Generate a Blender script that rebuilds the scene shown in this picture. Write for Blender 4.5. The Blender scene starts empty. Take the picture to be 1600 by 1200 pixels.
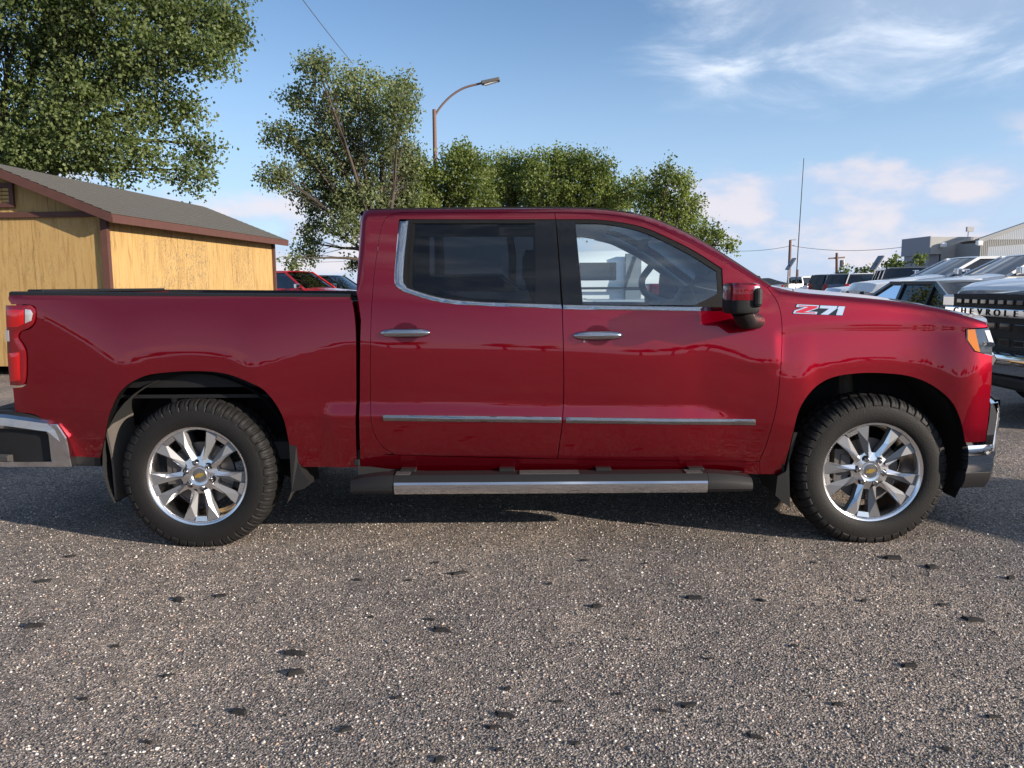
import bpy, bmesh, math, random
import numpy as np
from mathutils import Vector, Matrix
from mathutils.geometry import delaunay_2d_cdt

R = math.radians
random.seed(7)
rng = np.random.default_rng(11)
scene = bpy.context.scene
COL = scene.collection

# ------------------------------------------------------------------ camera
F = 1209.0                      # focal length in photo pixels (photo is 1600 wide)
CAM_H, PITCH, ROLL = 1.445, R(7.3), R(-0.36)
cam_d = bpy.data.cameras.new("camera")
cam = bpy.data.objects.new("camera", cam_d)
COL.objects.link(cam)
scene.camera = cam
cam_d.sensor_width = 36.0
cam_d.lens = 36.0 * F / 1600.0
cam_d.clip_end = 3000.0
cam_d.clip_start = 0.05
_f = Vector((0, math.cos(PITCH), -math.sin(PITCH)))
_u0 = Vector((0, math.sin(PITCH), math.cos(PITCH)))
_r0 = Vector((1, 0, 0))
_r = _r0 * math.cos(ROLL) + _u0 * math.sin(ROLL)
_u = _u0 * math.cos(ROLL) - _r0 * math.sin(ROLL)
cam.matrix_world = Matrix(((_r.x, _u.x, -_f.x, 0), (_r.y, _u.y, -_f.y, 0), (_r.z, _u.z, -_f.z, CAM_H), (0, 0, 0, 1)))

def ray(px, py):
    return _f * F + _r * (px - 800.0) - _u * (py - 600.0)
def at(px, py, Y):
    d = ray(px, py); t = Y / d.y
    return Vector((d.x * t, Y, CAM_H + d.z * t))
def on_ground(px, py):
    d = ray(px, py); t = -CAM_H / d.z
    return Vector((d.x * t, d.y * t, 0))

# ------------------------------------------------------------------ world and sun
SUN_EL, SUN_AZ = R(16.0), R(27.5)          # azimuth: from +X towards the camera side (-Y)
to_sun = Vector((math.cos(SUN_EL) * math.cos(SUN_AZ), -math.cos(SUN_EL) * math.sin(SUN_AZ), math.sin(SUN_EL)))
world = bpy.data.worlds.new("World"); scene.world = world; world.use_nodes = True
wn, wl = world.node_tree.nodes, world.node_tree.links
wn.clear()
def N(tree, typ, **kw):
    n = tree.nodes.new(typ)
    for k, v in kw.items(): setattr(n, k, v)
    return n
WT = world.node_tree
def wmath(op, a, b=None, c=None):
    n = N(WT, 'ShaderNodeMath', operation=op)
    for i, x in enumerate((a, b, c)):
        if x is None: continue
        if isinstance(x, (int, float)): n.inputs[i].default_value = x
        else: wl.new(x, n.inputs[i])
    return n.outputs[0]
def wmap(v, a, b, c=0.0, d=1.0, smooth=True):
    n = N(WT, 'ShaderNodeMapRange', interpolation_type='SMOOTHSTEP' if smooth else 'LINEAR')
    wl.new(v, n.inputs[0])
    for i, x in enumerate((a, b, c, d)): n.inputs[i + 1].default_value = x
    return n.outputs[0]
sky = N(WT, 'ShaderNodeTexSky', sky_type='NISHITA')
sky.sun_disc = False
sky.sun_elevation = SUN_EL
sky.sun_rotation = math.atan2(to_sun.x, to_sun.y)
sky.altitude = 1900.0
sky.air_density = 1.15
sky.dust_density = 1.6
sky.ozone_density = 3.0
tc = N(WT, 'ShaderNodeTexCoord')
sep = N(WT, 'ShaderNodeSeparateXYZ'); wl.new(tc.outputs['Generated'], sep.inputs[0])
dx, dy, dz = sep.outputs
zc = wmath('MAXIMUM', dz, 0.0)
# high thin cloud on a flat layer
den = wmath('ADD', zc, 0.10)
u_, v_ = wmath('DIVIDE', dx, den), wmath('DIVIDE', dy, den)
cmb = N(WT, 'ShaderNodeCombineXYZ'); wl.new(u_, cmb.inputs[0]); wl.new(v_, cmb.inputs[1])
azc = wmath('ARCTAN2', dx, dy); elc = wmath('ARCSINE', dz)
cmc = N(WT, 'ShaderNodeCombineXYZ'); wl.new(azc, cmc.inputs[0]); wl.new(elc, cmc.inputs[1])
mp = N(WT, 'ShaderNodeMapping'); wl.new(cmc.outputs[0], mp.inputs[0])
mp.inputs['Rotation'].default_value = (0, 0, R(-14)); mp.inputs['Scale'].default_value = (3.6, 11.0, 1); mp.inputs['Location'].default_value = (3.1, 1.7, 0)
nz = N(WT, 'ShaderNodeTexNoise'); wl.new(mp.outputs[0], nz.inputs['Vector'])
nz.inputs['Scale'].default_value = 1.25; nz.inputs['Detail'].default_value = 10; nz.inputs['Roughness'].default_value = 0.60; nz.inputs['Distortion'].default_value = 0.55
nb = N(WT, 'ShaderNodeTexNoise'); wl.new(cmb.outputs[0], nb.inputs['Vector'])
nb.inputs['Scale'].default_value = 0.35; nb.inputs['Detail'].default_value = 2
wisp = wmap(nz.outputs[0], 0.40, 0.72)
# where the high cloud lies: a bank over the right of the view, loose patches elsewhere
az = wmath('ARCTAN2', dx, dy)
el = wmath('ARCSINE', dz)
azw = wmath('ADD', az, wmath('MULTIPLY', wmath('SUBTRACT', nz.outputs[0], 0.5), 0.35))
elw = wmath('ADD', el, wmath('MULTIPLY', wmath('SUBTRACT', nz.outputs[0], 0.5), 0.14))
bank = wmath('MULTIPLY', wmap(azw, R(9), R(21)), wmap(az, R(75), R(55)))
bank = wmath('MULTIPLY', bank, wmap(elw, R(10.5), R(16.5)))
loose = wmath('MULTIPLY', wmap(nb.outputs[0], 0.54, 0.66), wmap(az, R(-35), R(-60)))
loose2 = wmath('MULTIPLY', wmap(nb.outputs[0], 0.50, 0.66), wmap(az, R(55), R(75)))
cover = wmath('MINIMUM', wmath('ADD', wmath('ADD', bank, loose), loose2), 1.0)
veil = wmath('MULTIPLY', cover, wmath('ADD', wmath('MULTIPLY', wisp, 0.70), 0.24))
# cumulus and haze banks low over the horizon, in azimuth / elevation
cm2 = N(WT, 'ShaderNodeCombineXYZ'); wl.new(az, cm2.inputs[0]); wl.new(wmath('MULTIPLY', el, 2.1), cm2.inputs[1])
n2 = N(WT, 'ShaderNodeTexNoise'); wl.new(cm2.outputs[0], n2.inputs['Vector'])
n2.inputs['Scale'].default_value = 8.0; n2.inputs['Detail'].default_value = 7; n2.inputs['Roughness'].default_value = 0.52
mpl = N(WT, 'ShaderNodeMapping'); wl.new(cm2.outputs[0], mpl.inputs[0]); mpl.inputs['Location'].default_value = (0.4, 0.1, 0.7)
n3 = N(WT, 'ShaderNodeTexNoise'); wl.new(mpl.outputs[0], n3.inputs['Vector'])
n3.inputs['Scale'].default_value = 3.2; n3.inputs['Detail'].default_value = 3
hgt = wmath('SUBTRACT', wmath('ADD', wmath('MULTIPLY', n3.outputs[0], 0.9), wmath('MULTIPLY', n2.outputs[0], 0.55)), wmath('MULTIPLY', el, 2.6))
hgt = wmath('ADD', hgt, wmath('MULTIPLY', wmap(az, R(4), R(17)), 0.07))
cum = wmath('MULTIPLY', wmap(hgt, 0.38, 0.54), wmap(el, R(11.5), R(7.5)))
cum = wmath('MULTIPLY', cum, wmap(n2.outputs[0], 0.34, 0.5, 0.5, 1.0))
lit = wmap(n2.outputs[0], 0.42, 0.62)
mixc = N(WT, 'ShaderNodeMix', data_type='RGBA'); wl.new(lit, mixc.inputs[0])
mixc.inputs[6].default_value = (3.0, 3.7, 5.0, 1); mixc.inputs[7].default_value = (5.1, 4.6, 4.8, 1)
# compose
def wmix(f, a, b):
    n = N(WT, 'ShaderNodeMix', data_type='RGBA')
    wl.new(f, n.inputs[0])
    for i, x in ((6, a), (7, b)):
        if isinstance(x, tuple): n.inputs[i].default_value = x
        else: wl.new(x, n.inputs[i])
    return n.outputs[2]
hz = wmap(el, R(20.0), R(0.0))
c0 = wmix(wmath('MULTIPLY', hz, 0.66), sky.outputs[0], (3.1, 4.1, 5.7, 1))
c1 = wmix(wmath('MULTIPLY', cum, 0.75), c0, mixc.outputs[2])
c2 = wmix(veil, c1, (5.4, 5.8, 6.5, 1))
bg = N(WT, 'ShaderNodeBackground'); wl.new(c2, bg.inputs[0]); bg.inputs[1].default_value = 0.105
out = N(WT, 'ShaderNodeOutputWorld'); wl.new(bg.outputs[0], out.inputs[0])

sl = bpy.data.lights.new("sun", 'SUN'); sl.energy = 4.6; sl.angle = R(0.6); sl.color = (1.0, 0.87, 0.73)
so = bpy.data.objects.new("sun", sl); COL.objects.link(so)
so.rotation_euler = (-to_sun).to_track_quat('-Z', 'Y').to_euler()
so.location = to_sun * 60
vs = scene.view_settings
vs.view_transform = 'Standard'; vs.look = 'None'; vs.exposure = 0.80; vs.gamma = 1.0; vs.use_curve_mapping = False
scene.cycles.max_bounces = 10; scene.cycles.transparent_max_bounces = 24; scene.cycles.glossy_bounces = 5
scene.cycles.use_denoising = True; scene.cycles.caustics_reflective = False; scene.cycles.caustics_refractive = False
scene.cycles.sample_clamp_indirect = 8.0

# ------------------------------------------------------------------ materials
MATS = {}
def mat(name, col, rough=0.5, metal=0.0, coat=0.0, spec=0.5, emit=None, noise=0.0, nscale=8.0, bump=0.0, bscale=60.0, rnoise=0.0):
    if name in MATS: return MATS[name]
    m = bpy.data.materials.new(name); m.use_nodes = True
    t = m.node_tree; b = t.nodes['Principled BSDF']
    b.inputs['Base Color'].default_value = (*col, 1); b.inputs['Roughness'].default_value = rough
    b.inputs['Metallic'].default_value = metal; b.inputs['Coat Weight'].default_value = coat
    b.inputs['Coat Roughness'].default_value = 0.02; b.inputs['Specular IOR Level'].default_value = spec
    co = N(t, 'ShaderNodeTexCoord')
    if noise or rnoise:
        n = N(t, 'ShaderNodeTexNoise'); n.inputs['Scale'].default_value = nscale; n.inputs['Detail'].default_value = 5
        t.links.new(co.outputs['Object'], n.inputs['Vector'])
        if noise:
            mx = N(t, 'ShaderNodeMix', data_type='RGBA')
            t.links.new(n.outputs[0], mx.inputs[0])
            mx.inputs[6].default_value = (*[c * (1 - noise) for c in col], 1); mx.inputs[7].default_value = (*[min(1, c * (1 + noise)) for c in col], 1)
            t.links.new(mx.outputs[2], b.inputs['Base Color'])
        if rnoise:
            mr = N(t, 'ShaderNodeMapRange'); t.links.new(n.outputs[0], mr.inputs[0])
            mr.inputs[1].default_value = .3; mr.inputs[2].default_value = .7
            mr.inputs[3].default_value = max(0.01, rough - rnoise); mr.inputs[4].default_value = rough + rnoise
            t.links.new(mr.outputs[0], b.inputs['Roughness'])
    if bump:
        n = N(t, 'ShaderNodeTexNoise'); n.inputs['Scale'].default_value = bscale; n.inputs['Detail'].default_value = 4
        t.links.new(co.outputs['Object'], n.inputs['Vector'])
        bp = N(t, 'ShaderNodeBump'); bp.inputs['Strength'].default_value = bump; bp.inputs['Distance'].default_value = 0.01
        t.links.new(n.outputs[0], bp.inputs['Height']); t.links.new(bp.outputs[0], b.inputs['Normal'])
    if emit:
        b.inputs['Emission Color'].default_value = (*emit[:3], 1); b.inputs['Emission Strength'].default_value = emit[3]
    MATS[name] = m
    return m

def glass_mat(name, tint, ior=1.45, extra=0.0):
    if name in MATS: return MATS[name]
    m = bpy.data.materials.new(name); m.use_nodes = True
    t = m.node_tree; t.nodes.clear()
    o = N(t, 'ShaderNodeOutputMaterial'); mx = N(t, 'ShaderNodeMixShader')
    tr = N(t, 'ShaderNodeBsdfTransparent'); tr.inputs[0].default_value = (*tint, 1)
    gl = N(t, 'ShaderNodeBsdfGlossy'); gl.inputs['Roughness'].default_value = 0.005; gl.inputs[0].default_value = (0.95, 0.97, 1, 1)
    fr = N(t, 'ShaderNodeFresnel'); fr.inputs[0].default_value = ior
    ad = N(t, 'ShaderNodeMath', operation='ADD', use_clamp=True); ad.inputs[1].default_value = extra
    t.links.new(fr.outputs[0], ad.inputs[0]); t.links.new(ad.outputs[0], mx.inputs[0])
    t.links.new(tr.outputs[0], mx.inputs[1]); t.links.new(gl.outputs[0], mx.inputs[2]); t.links.new(mx.outputs[0], o.inputs[0])
    MATS[name] = m
    return m

def paint_mat(name, col, metal=0.35, rough=0.32, dust=0.0, ior=1.5):
    if name in MATS: return MATS[name]
    m = mat(name, col, rough=rough, metal=metal, coat=1.0)
    t = m.node_tree; b = t.nodes['Principled BSDF']
    co = N(t, 'ShaderNodeTexCoord')
    b.inputs['Coat IOR'].default_value = ior
    if metal > 0.5: b.inputs['Specular IOR Level'].default_value = 0.05
    # metallic flake: a fine sparkle in the base normal, and faint orange peel in the coat
    v = N(t, 'ShaderNodeTexNoise'); v.inputs['Scale'].default_value = 900; t.links.new(co.outputs['Object'], v.inputs['Vector'])
    bp = N(t, 'ShaderNodeBump'); bp.inputs['Strength'].default_value = 0.06; bp.inputs['Distance'].default_value = 0.001
    t.links.new(v.outputs[0], bp.inputs['Height']); t.links.new(bp.outputs[0], b.inputs['Normal'])
    if dust:
        # road dust on the lowest body panels and a thin film elsewhere
        sp = N(t, 'ShaderNodeSeparateXYZ'); t.links.new(co.outputs['Object'], sp.inputs[0])
        mr = N(t, 'ShaderNodeMapRange'); t.links.new(sp.outputs[2], mr.inputs[0])
        mr.inputs[1].default_value = 0.75; mr.inputs[2].default_value = 0.35; mr.inputs[3].default_value = 0.0; mr.inputs[4].default_value = dust
        nn = N(t, 'ShaderNodeTexNoise'); nn.inputs['Scale'].default_value = 5; nn.inputs['Detail'].default_value = 6; t.links.new(co.outputs['Object'], nn.inputs['Vector'])
        mu = N(t, 'ShaderNodeMath', operation='MULTIPLY'); t.links.new(mr.outputs[0], mu.inputs[0]); t.links.new(nn.outputs[0], mu.inputs[1])
        mx = N(t, 'ShaderNodeMix', data_type='RGBA'); t.links.new(mu.outputs[0], mx.inputs[0])
        mx.inputs[6].default_value = (*col, 1); mx.inputs[7].default_value = (0.20, 0.15, 0.12, 1)
        t.links.new(mx.outputs[2], b.inputs['Base Color'])
        cr = N(t, 'ShaderNodeMapRange'); t.links.new(mu.outputs[0], cr.inputs[0]); cr.inputs[1].default_value = 0; cr.inputs[2].default_value = .4; cr.inputs[3].default_value = 0.02; cr.inputs[4].default_value = 0.25
        t.links.new(cr.outputs[0], b.inputs['Coat Roughness'])
    return m

M_paint = paint_mat('crimson_paint', (0.315, 0.0003, 0.0130), metal=0.95, rough=0.34, dust=0.0, ior=1.60)
M_chrome = mat('chrome', (0.80, 0.81, 0.83), rough=0.07, metal=1.0)
M_chrome_d = mat('dusty_chrome', (0.66, 0.65, 0.64), rough=0.16, metal=1.0, rnoise=0.08, nscale=14, noise=0.12)
M_alloy = mat('polished_alloy', (0.86, 0.86, 0.87), rough=0.24, metal=1.0)
M_alloy_g = mat('painted_alloy', (0.22, 0.225, 0.235), rough=0.42, metal=0.35)
M_black = mat('black_plastic', (0.008, 0.008, 0.009), rough=0.6, spec=0.35, bump=0.15, bscale=300)
M_blackg = mat('gloss_black', (0.008, 0.009, 0.012), rough=0.12, coat=0.6)
M_seal = mat('black_rubber_seal', (0.010, 0.010, 0.011), rough=0.6)
M_rubber = mat('tyre_rubber', (0.0085, 0.0081, 0.0079), rough=0.66, spec=0.32, noise=0.35, nscale=9, bump=0.2, bscale=120)
M_flap = mat('dusty_mud_flap', (0.085, 0.075, 0.065), rough=0.8, noise=0.4, nscale=12)
M_under = mat('underbody_black', (0.012, 0.012, 0.012), rough=0.8)
M_frame = mat('dusty_chassis_steel', (0.13, 0.10, 0.075), rough=0.8, noise=0.4, nscale=10)
M_liner = mat('wheel_liner', (0.010, 0.010, 0.010), rough=0.9)
M_redlens = mat('red_lens', (0.42, 0.004, 0.006), rough=0.08, coat=1.0)
M_redlens_d = mat('dark_red_lens', (0.16, 0.002, 0.006), rough=0.08, coat=1.0)
M_clearlens = mat('clear_lens', (0.50, 0.51, 0.53), rough=0.10, coat=1.0, metal=0.35)
M_lampbody = mat('headlamp_reflector', (0.16, 0.165, 0.18), rough=0.14, coat=1.0, metal=0.8)
M_amber = mat('amber_lens', (0.75, 0.22, 0.01), rough=0.12, coat=1.0)
M_white_l = mat('white_reflector', (0.75, 0.76, 0.78), rough=0.2, coat=1.0)
M_int = mat('interior_grey', (0.42, 0.425, 0.435), rough=0.7)
M_int_d = mat('interior_dark', (0.05, 0.052, 0.058), rough=0.65)
M_cream = mat('paper_tag', (0.80, 0.74, 0.55), rough=0.8)
M_brake = mat('brake_disc', (0.13, 0.12, 0.115), rough=0.5, metal=0.6)
M_rust = mat('rusty_disc', (0.30, 0.17, 0.10), rough=0.6, metal=0.4)
M_pad = mat('step_tread', (0.05, 0.048, 0.047), rough=0.8, noise=0.4, nscale=30, bump=0.4, bscale=220)
M_gold = mat('gold_emblem', (0.72, 0.50, 0.14), rough=0.25, metal=0.8)
M_bred = mat('emblem_red', (0.50, 0.004, 0.02), rough=0.25, coat=1.0)
M_silver_e = mat('emblem_silver', (0.80, 0.82, 0.85), rough=0.18, metal=0.8)
G_clear = glass_mat('window_glass', (0.62, 0.76, 0.80), extra=0.13)
G_tint = glass_mat('privacy_glass', (0.014, 0.019, 0.026), extra=0.035)
G_ws = glass_mat('windscreen_glass', (0.80, 0.88, 0.87))
G_far = glass_mat('parked_car_glass', (0.16, 0.19, 0.21), extra=0.05)

# ------------------------------------------------------------------ mesh helpers
def add_obj(name, mesh, parent=None, loc=None):
    o = bpy.data.objects.new(name, mesh); COL.objects.link(o)
    if parent is not None: o.parent = parent
    if loc is not None: o.location = loc
    return o
def tag(o, label, cat=None, group=None, kind=None):
    if label: o['label'] = label
    if cat: o['category'] = cat
    if group: o['group'] = group
    if kind: o['kind'] = kind
    return o
def empty(name, loc=(0, 0, 0), rz=0.0):
    o = bpy.data.objects.new(name, None); COL.objects.link(o)
    o.location = loc; o.rotation_euler = (0, 0, rz); o.empty_display_size = 0.2
    return o
def copy_tree(o, parent=None):
    c = o.copy(); COL.objects.link(c); c.parent = parent
    for ch in list(o.children): copy_tree(ch, c)
    return c

class MB:
    def __init__(s): s.v, s.f, s.m = [], [], []
    def add(s, vs, fs, mi=0):
        b = len(s.v); s.v += [tuple(p) for p in vs]; s.f += [tuple(i + b for i in f) for f in fs]; s.m += [mi] * len(fs); return s
    def box(s, c, size, rot=None, mi=0):
        x, y, z = [d / 2 for d in size]
        vs = [Vector((sx * x, sy * y, sz * z)) for sz in (-1, 1) for sy in (-1, 1) for sx in (-1, 1)]
        if rot is not None: vs = [rot @ p for p in vs]
        c = Vector(c)
        return s.add([p + c for p in vs], [(0, 2, 3, 1), (4, 5, 7, 6), (0, 1, 5, 4), (2, 6, 7, 3), (0, 4, 6, 2), (1, 3, 7, 5)], mi)
    def bar(s, p0, p1, w, h, up=(0, 0, 1), mi=0):
        p0, p1 = Vector(p0), Vector(p1); d = (p1 - p0)
        L = d.length; d.normalize(); u = Vector(up); r = d.cross(u)
        if r.length < 1e-4: r = d.cross(Vector((1, 0, 0)))
        r.normalize(); u = r.cross(d)
        return s.box((p0 + p1) / 2, (L, w, h), Matrix((d, r, u)).transposed(), mi)
    def tube(s, pts, rad, n=8, cap=True, mi=0, squash=1.0):
        pts = [Vector(p) for p in pts]
        if isinstance(rad, (int, float)): rad = [rad] * len(pts)
        vs, fs = [], []
        ref = None
        for i, p in enumerate(pts):
            d = (pts[min(i + 1, len(pts) - 1)] - pts[max(i - 1, 0)]).normalized()
            if ref is None:
                ref = d.cross(Vector((0, 0, 1)))
                if ref.length < 0.05: ref = d.cross(Vector((0, 1, 0)))
            ref = (ref - d * ref.dot(d)).normalized(); b = d.cross(ref)
            for k in range(n):
                a = 2 * math.pi * k / n
                vs.append(p + ref * math.cos(a) * rad[i] + b * math.sin(a) * rad[i] * squash)
        for i in range(len(pts) - 1):
            for k in range(n):
                k2 = (k + 1) % n
                fs.append((i * n + k, i * n + k2, (i + 1) * n + k2, (i + 1) * n + k))
        if cap:
            fs.append(tuple(range(n))[::-1]); fs.append(tuple((len(pts) - 1) * n + k for k in range(n)))
        return s.add(vs, fs, mi)
    def lathe_y(s, prof, n=32, c=(0, 0, 0), cap0=False, cap1=False, mi=0):   # prof: (radius, y)
        vs, fs = [], []
        for r, y in prof:
            for k in range(n):
                a = 2 * math.pi * k / n
                vs.append((c[0] + r * math.cos(a), c[1] + y, c[2] + r * math.sin(a)))
        for i in range(len(prof) - 1):
            for k in range(n):
                k2 = (k + 1) % n
                fs.append((i * n + k, i * n + k2, (i + 1) * n + k2, (i + 1) * n + k))
        if cap0: fs.append(tuple(range(n))[::-1])
        if cap1: fs.append(tuple((len(prof) - 1) * n + k for k in range(n)))
        return s.add(vs, fs, mi)
    def prism(s, poly, f0, f1, mi=0):   # poly of 2d points, f0/f1 map 2d -> 3d
        n = len(poly)
        vs = [f0(*p) for p in poly] + [f1(*p) for p in poly]
        fs = [tuple(range(n)), tuple(range(2 * n - 1, n - 1, -1))] + [(i, i + n, (i + 1) % n + n, (i + 1) % n) for i in range(n)]
        return s.add(vs, fs, mi)
    def grid(s, rows, close=False, mi=0):
        n = len(rows[0]); vs = [p for r in rows for p in r]; fs = []
        for i in range(len(rows) - 1):
            for k in range(n if close else n - 1):
                k2 = (k + 1) % n
                fs.append((i * n + k, i * n + k2, (i + 1) * n + k2, (i + 1) * n + k))
        return s.add(vs, fs, mi)
    def mesh(s, name, mats, smooth=None, recalc=True):
        me = bpy.data.meshes.new(name); me.from_pydata(s.v, [], s.f); me.update()
        if not isinstance(mats, (list, tuple)): mats = [mats]
        for m in mats: me.materials.append(m)
        if len(mats) > 1: me.polygons.foreach_set('material_index', s.m)
        if recalc:
            bm = bmesh.new(); bm.from_mesh(me); bmesh.ops.recalc_face_normals(bm, faces=bm.faces); bm.to_mesh(me); bm.free()
        if smooth is not None:
            me.polygons.foreach_set('use_smooth', [True] * len(me.polygons)); me.set_sharp_from_angle(angle=R(smooth))
        return me
    def build(s, name, mats, parent=None, smooth=None, loc=None, bevel=0.0):
        o = add_obj(name, s.mesh(name, mats, smooth), parent, loc)
        if bevel:
            b = o.modifiers.new('bevel', 'BEVEL'); b.width = bevel; b.segments = 2; b.limit_method = 'ANGLE'; b.angle_limit = R(35)
        return o

def catmull(pts, n=8):
    if len(pts) < 3: return [tuple(p) for p in pts]
    P = [Vector(p).to_2d() if len(p) == 2 else Vector(p) for p in pts]
    out_ = []
    for i in range(len(P) - 1):
        p1, p2 = P[i], P[i + 1]
        p0 = P[i - 1] if i else p1 * 2 - p2
        p3 = P[i + 2] if i + 2 < len(P) else p2 * 2 - p1
        for k in range(n):
            t = k / n
            out_.append(tuple(0.5 * ((2 * p1) + (p2 - p0) * t + (2 * p0 - 5 * p1 + 4 * p2 - p3) * t * t + (3 * p1 - p0 - 3 * p2 + p3) * t ** 3)))
    out_.append(tuple(P[-1])); return out_
def chain(*segs, n=6):
    o = []
    for s_ in segs:
        c = catmull(s_, n) if len(s_) > 2 else [tuple(p) for p in s_]
        if o and (Vector(o[-1]) - Vector(c[0])).length < 1e-6: c = c[1:]
        o += c
    if (Vector(o[0]) - Vector(o[-1])).length < 1e-6: o.pop()
    return o
def resample(poly, step):
    o = []; n = len(poly)
    for i in range(n):
        a, b = np.array(poly[i]), np.array(poly[(i + 1) % n]); L = np.linalg.norm(b - a)
        if L < 1e-5: continue
        k = max(1, int(math.ceil(L / step)))
        for j in range(k): o.append(tuple(a + (b - a) * j / k))
    # drop points that nearly coincide
    r = [o[0]]
    for p in o[1:]:
        if (p[0] - r[-1][0]) ** 2 + (p[1] - r[-1][1]) ** 2 > 1e-6: r.append(p)
    return r
def area2(p):
    p = np.array(p); x, y = p[:, 0], p[:, 1]
    return 0.5 * float(np.sum(x * np.roll(y, -1) - np.roll(x, -1) * y))
def inset(poly, d):
    if d == 0: return poly
    if area2(poly) < 0: poly = poly[::-1]
    P = np.array(poly); e = np.roll(P, -1, 0) - P; e /= np.linalg.norm(e, axis=1)[:, None] + 1e-12
    nrm = np.stack([-e[:, 1], e[:, 0]], 1)
    m = nrm + np.roll(nrm, 1, 0); l = np.maximum(np.sum(m * np.roll(nrm, 1, 0), 1), 0.5)
    return [tuple(q) for q in P + m / l[:, None] * d]
def inside(P, poly):
    P = np.asarray(P); x, y = P[:, 0], P[:, 1]; r = np.zeros(len(P), bool); q = np.array(poly); n = len(q); j = n - 1
    for i in range(n):
        c = ((q[i, 1] > y) != (q[j, 1] > y))
        with np.errstate(divide='ignore', invalid='ignore'):
            r ^= c & (x < (q[j, 0] - q[i, 0]) * (y - q[i, 1]) / (q[j, 1] - q[i, 1]) + q[i, 0])
        j = i
    return r
def seg_dist(P, poly):
    q = np.array(poly); d = np.full(len(P), 1e9)
    for i in range(len(q)):
        a, b = q[i], q[(i + 1) % len(q)]; ab = b - a; L = ab @ ab + 1e-12
        t = np.clip(((P - a) @ ab) / L, 0, 1); d = np.minimum(d, np.linalg.norm(P - a - t[:, None] * ab, axis=1))
    return d

def panel_mesh(name, outer, holes, surf, grad, mats, off=0.0, thick=0.02, gap=0.0, step=0.025, crown=0.0):
    """sheet over (x,z) outline laid on y=surf(x,z); rim folds inwards (+y). Camera side is -y."""
    if area2(outer) < 0: outer = outer[::-1]
    outer = inset(resample(outer, step), gap)
    hs = [inset(resample(h if area2(h) > 0 else h[::-1], step), -gap) for h in holes]
    lo, hi = np.min(outer, 0), np.max(outer, 0)
    gx, gz = np.meshgrid(np.arange(lo[0] + step * .37, hi[0], step), np.arange(lo[1] + step * .41, hi[1], step))
    G = np.stack([gx.ravel(), gz.ravel()], 1)
    if len(G):
        k = inside(G, outer)
        for h in hs: k &= ~inside(G, h)
        G = G[k]
        if len(G):
            k = seg_dist(G, outer) > step * .45
            for h in hs: k &= seg_dist(G, h) > step * .45
            G = G[k]
    pts = list(outer); edges = [(i, (i + 1) % len(outer)) for i in range(len(outer))]
    for h in hs:
        b = len(pts); pts += h; edges += [(b + i, b + (i + 1) % len(h)) for i in range(len(h))]
    pts += [tuple(p) for p in G]
    V, E, T, *_ = delaunay_2d_cdt([Vector(p) for p in pts], edges, [], 0, 1e-7)
    V = np.array([tuple(v) for v in V]); T = np.array([t for t in T if len(t) == 3])
    c = V[T].mean(1); k = inside(c, outer)
    for h in hs: k &= ~inside(c, h)
    T = T[k]
    a = V[T]; ar = (a[:, 1, 0] - a[:, 0, 0]) * (a[:, 2, 1] - a[:, 0, 1]) - (a[:, 2, 0] - a[:, 0, 0]) * (a[:, 1, 1] - a[:, 0, 1])
    T[ar < 0] = T[ar < 0][:, ::-1]; T = T[np.abs(ar) > 1e-10]
    Y = surf(V[:, 0], V[:, 1]) + off
    if crown:   # pillow the sheet outwards, away from its outline
        d = seg_dist(V, outer); Y = Y - crown * (1 - np.exp(-d / 0.008))
    sx, sz = grad(V[:, 0], V[:, 1])
    nr = np.stack([sx, -np.ones_like(sx), sz], 1); nr /= np.linalg.norm(nr, axis=1)[:, None]
    verts = [(x, y, z) for (x, z), y in zip(V, Y)]
    faces = [tuple(int(i) for i in t) for t in T]
    cnt = {}
    for t in faces:
        for i in range(3):
            e = (t[i], t[(i + 1) % 3]); cnt[tuple(sorted(e))] = None if tuple(sorted(e)) in cnt else e
    be = [e for e in cnt.values() if e]
    back = {}
    for e in be:
        for i in e:
            if i not in back:
                back[i] = len(verts); x, y, z = verts[i]; verts.append((x, y + thick, z))
    nf = len(faces)
    for i, j in be: faces.append((j, i, back[i], back[j]))
    me = bpy.data.meshes.new(name); me.from_pydata(verts, [], faces); me.update()
    for m in (mats if isinstance(mats, (list, tuple)) else [mats]): me.materials.append(m)
    me.polygons.foreach_set('use_smooth', [True] * len(faces))
    ln = []
    for p in me.polygons:
        if p.index < nf and not crown:
            for vi in p.vertices: ln.append(tuple(nr[vi]) if vi < len(nr) else tuple(p.normal))
        else:
            for vi in p.vertices: ln.append(tuple(p.normal))
    if crown: me.set_sharp_from_angle(angle=R(50))
    else: me.normals_split_custom_set(ln)
    return me

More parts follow.
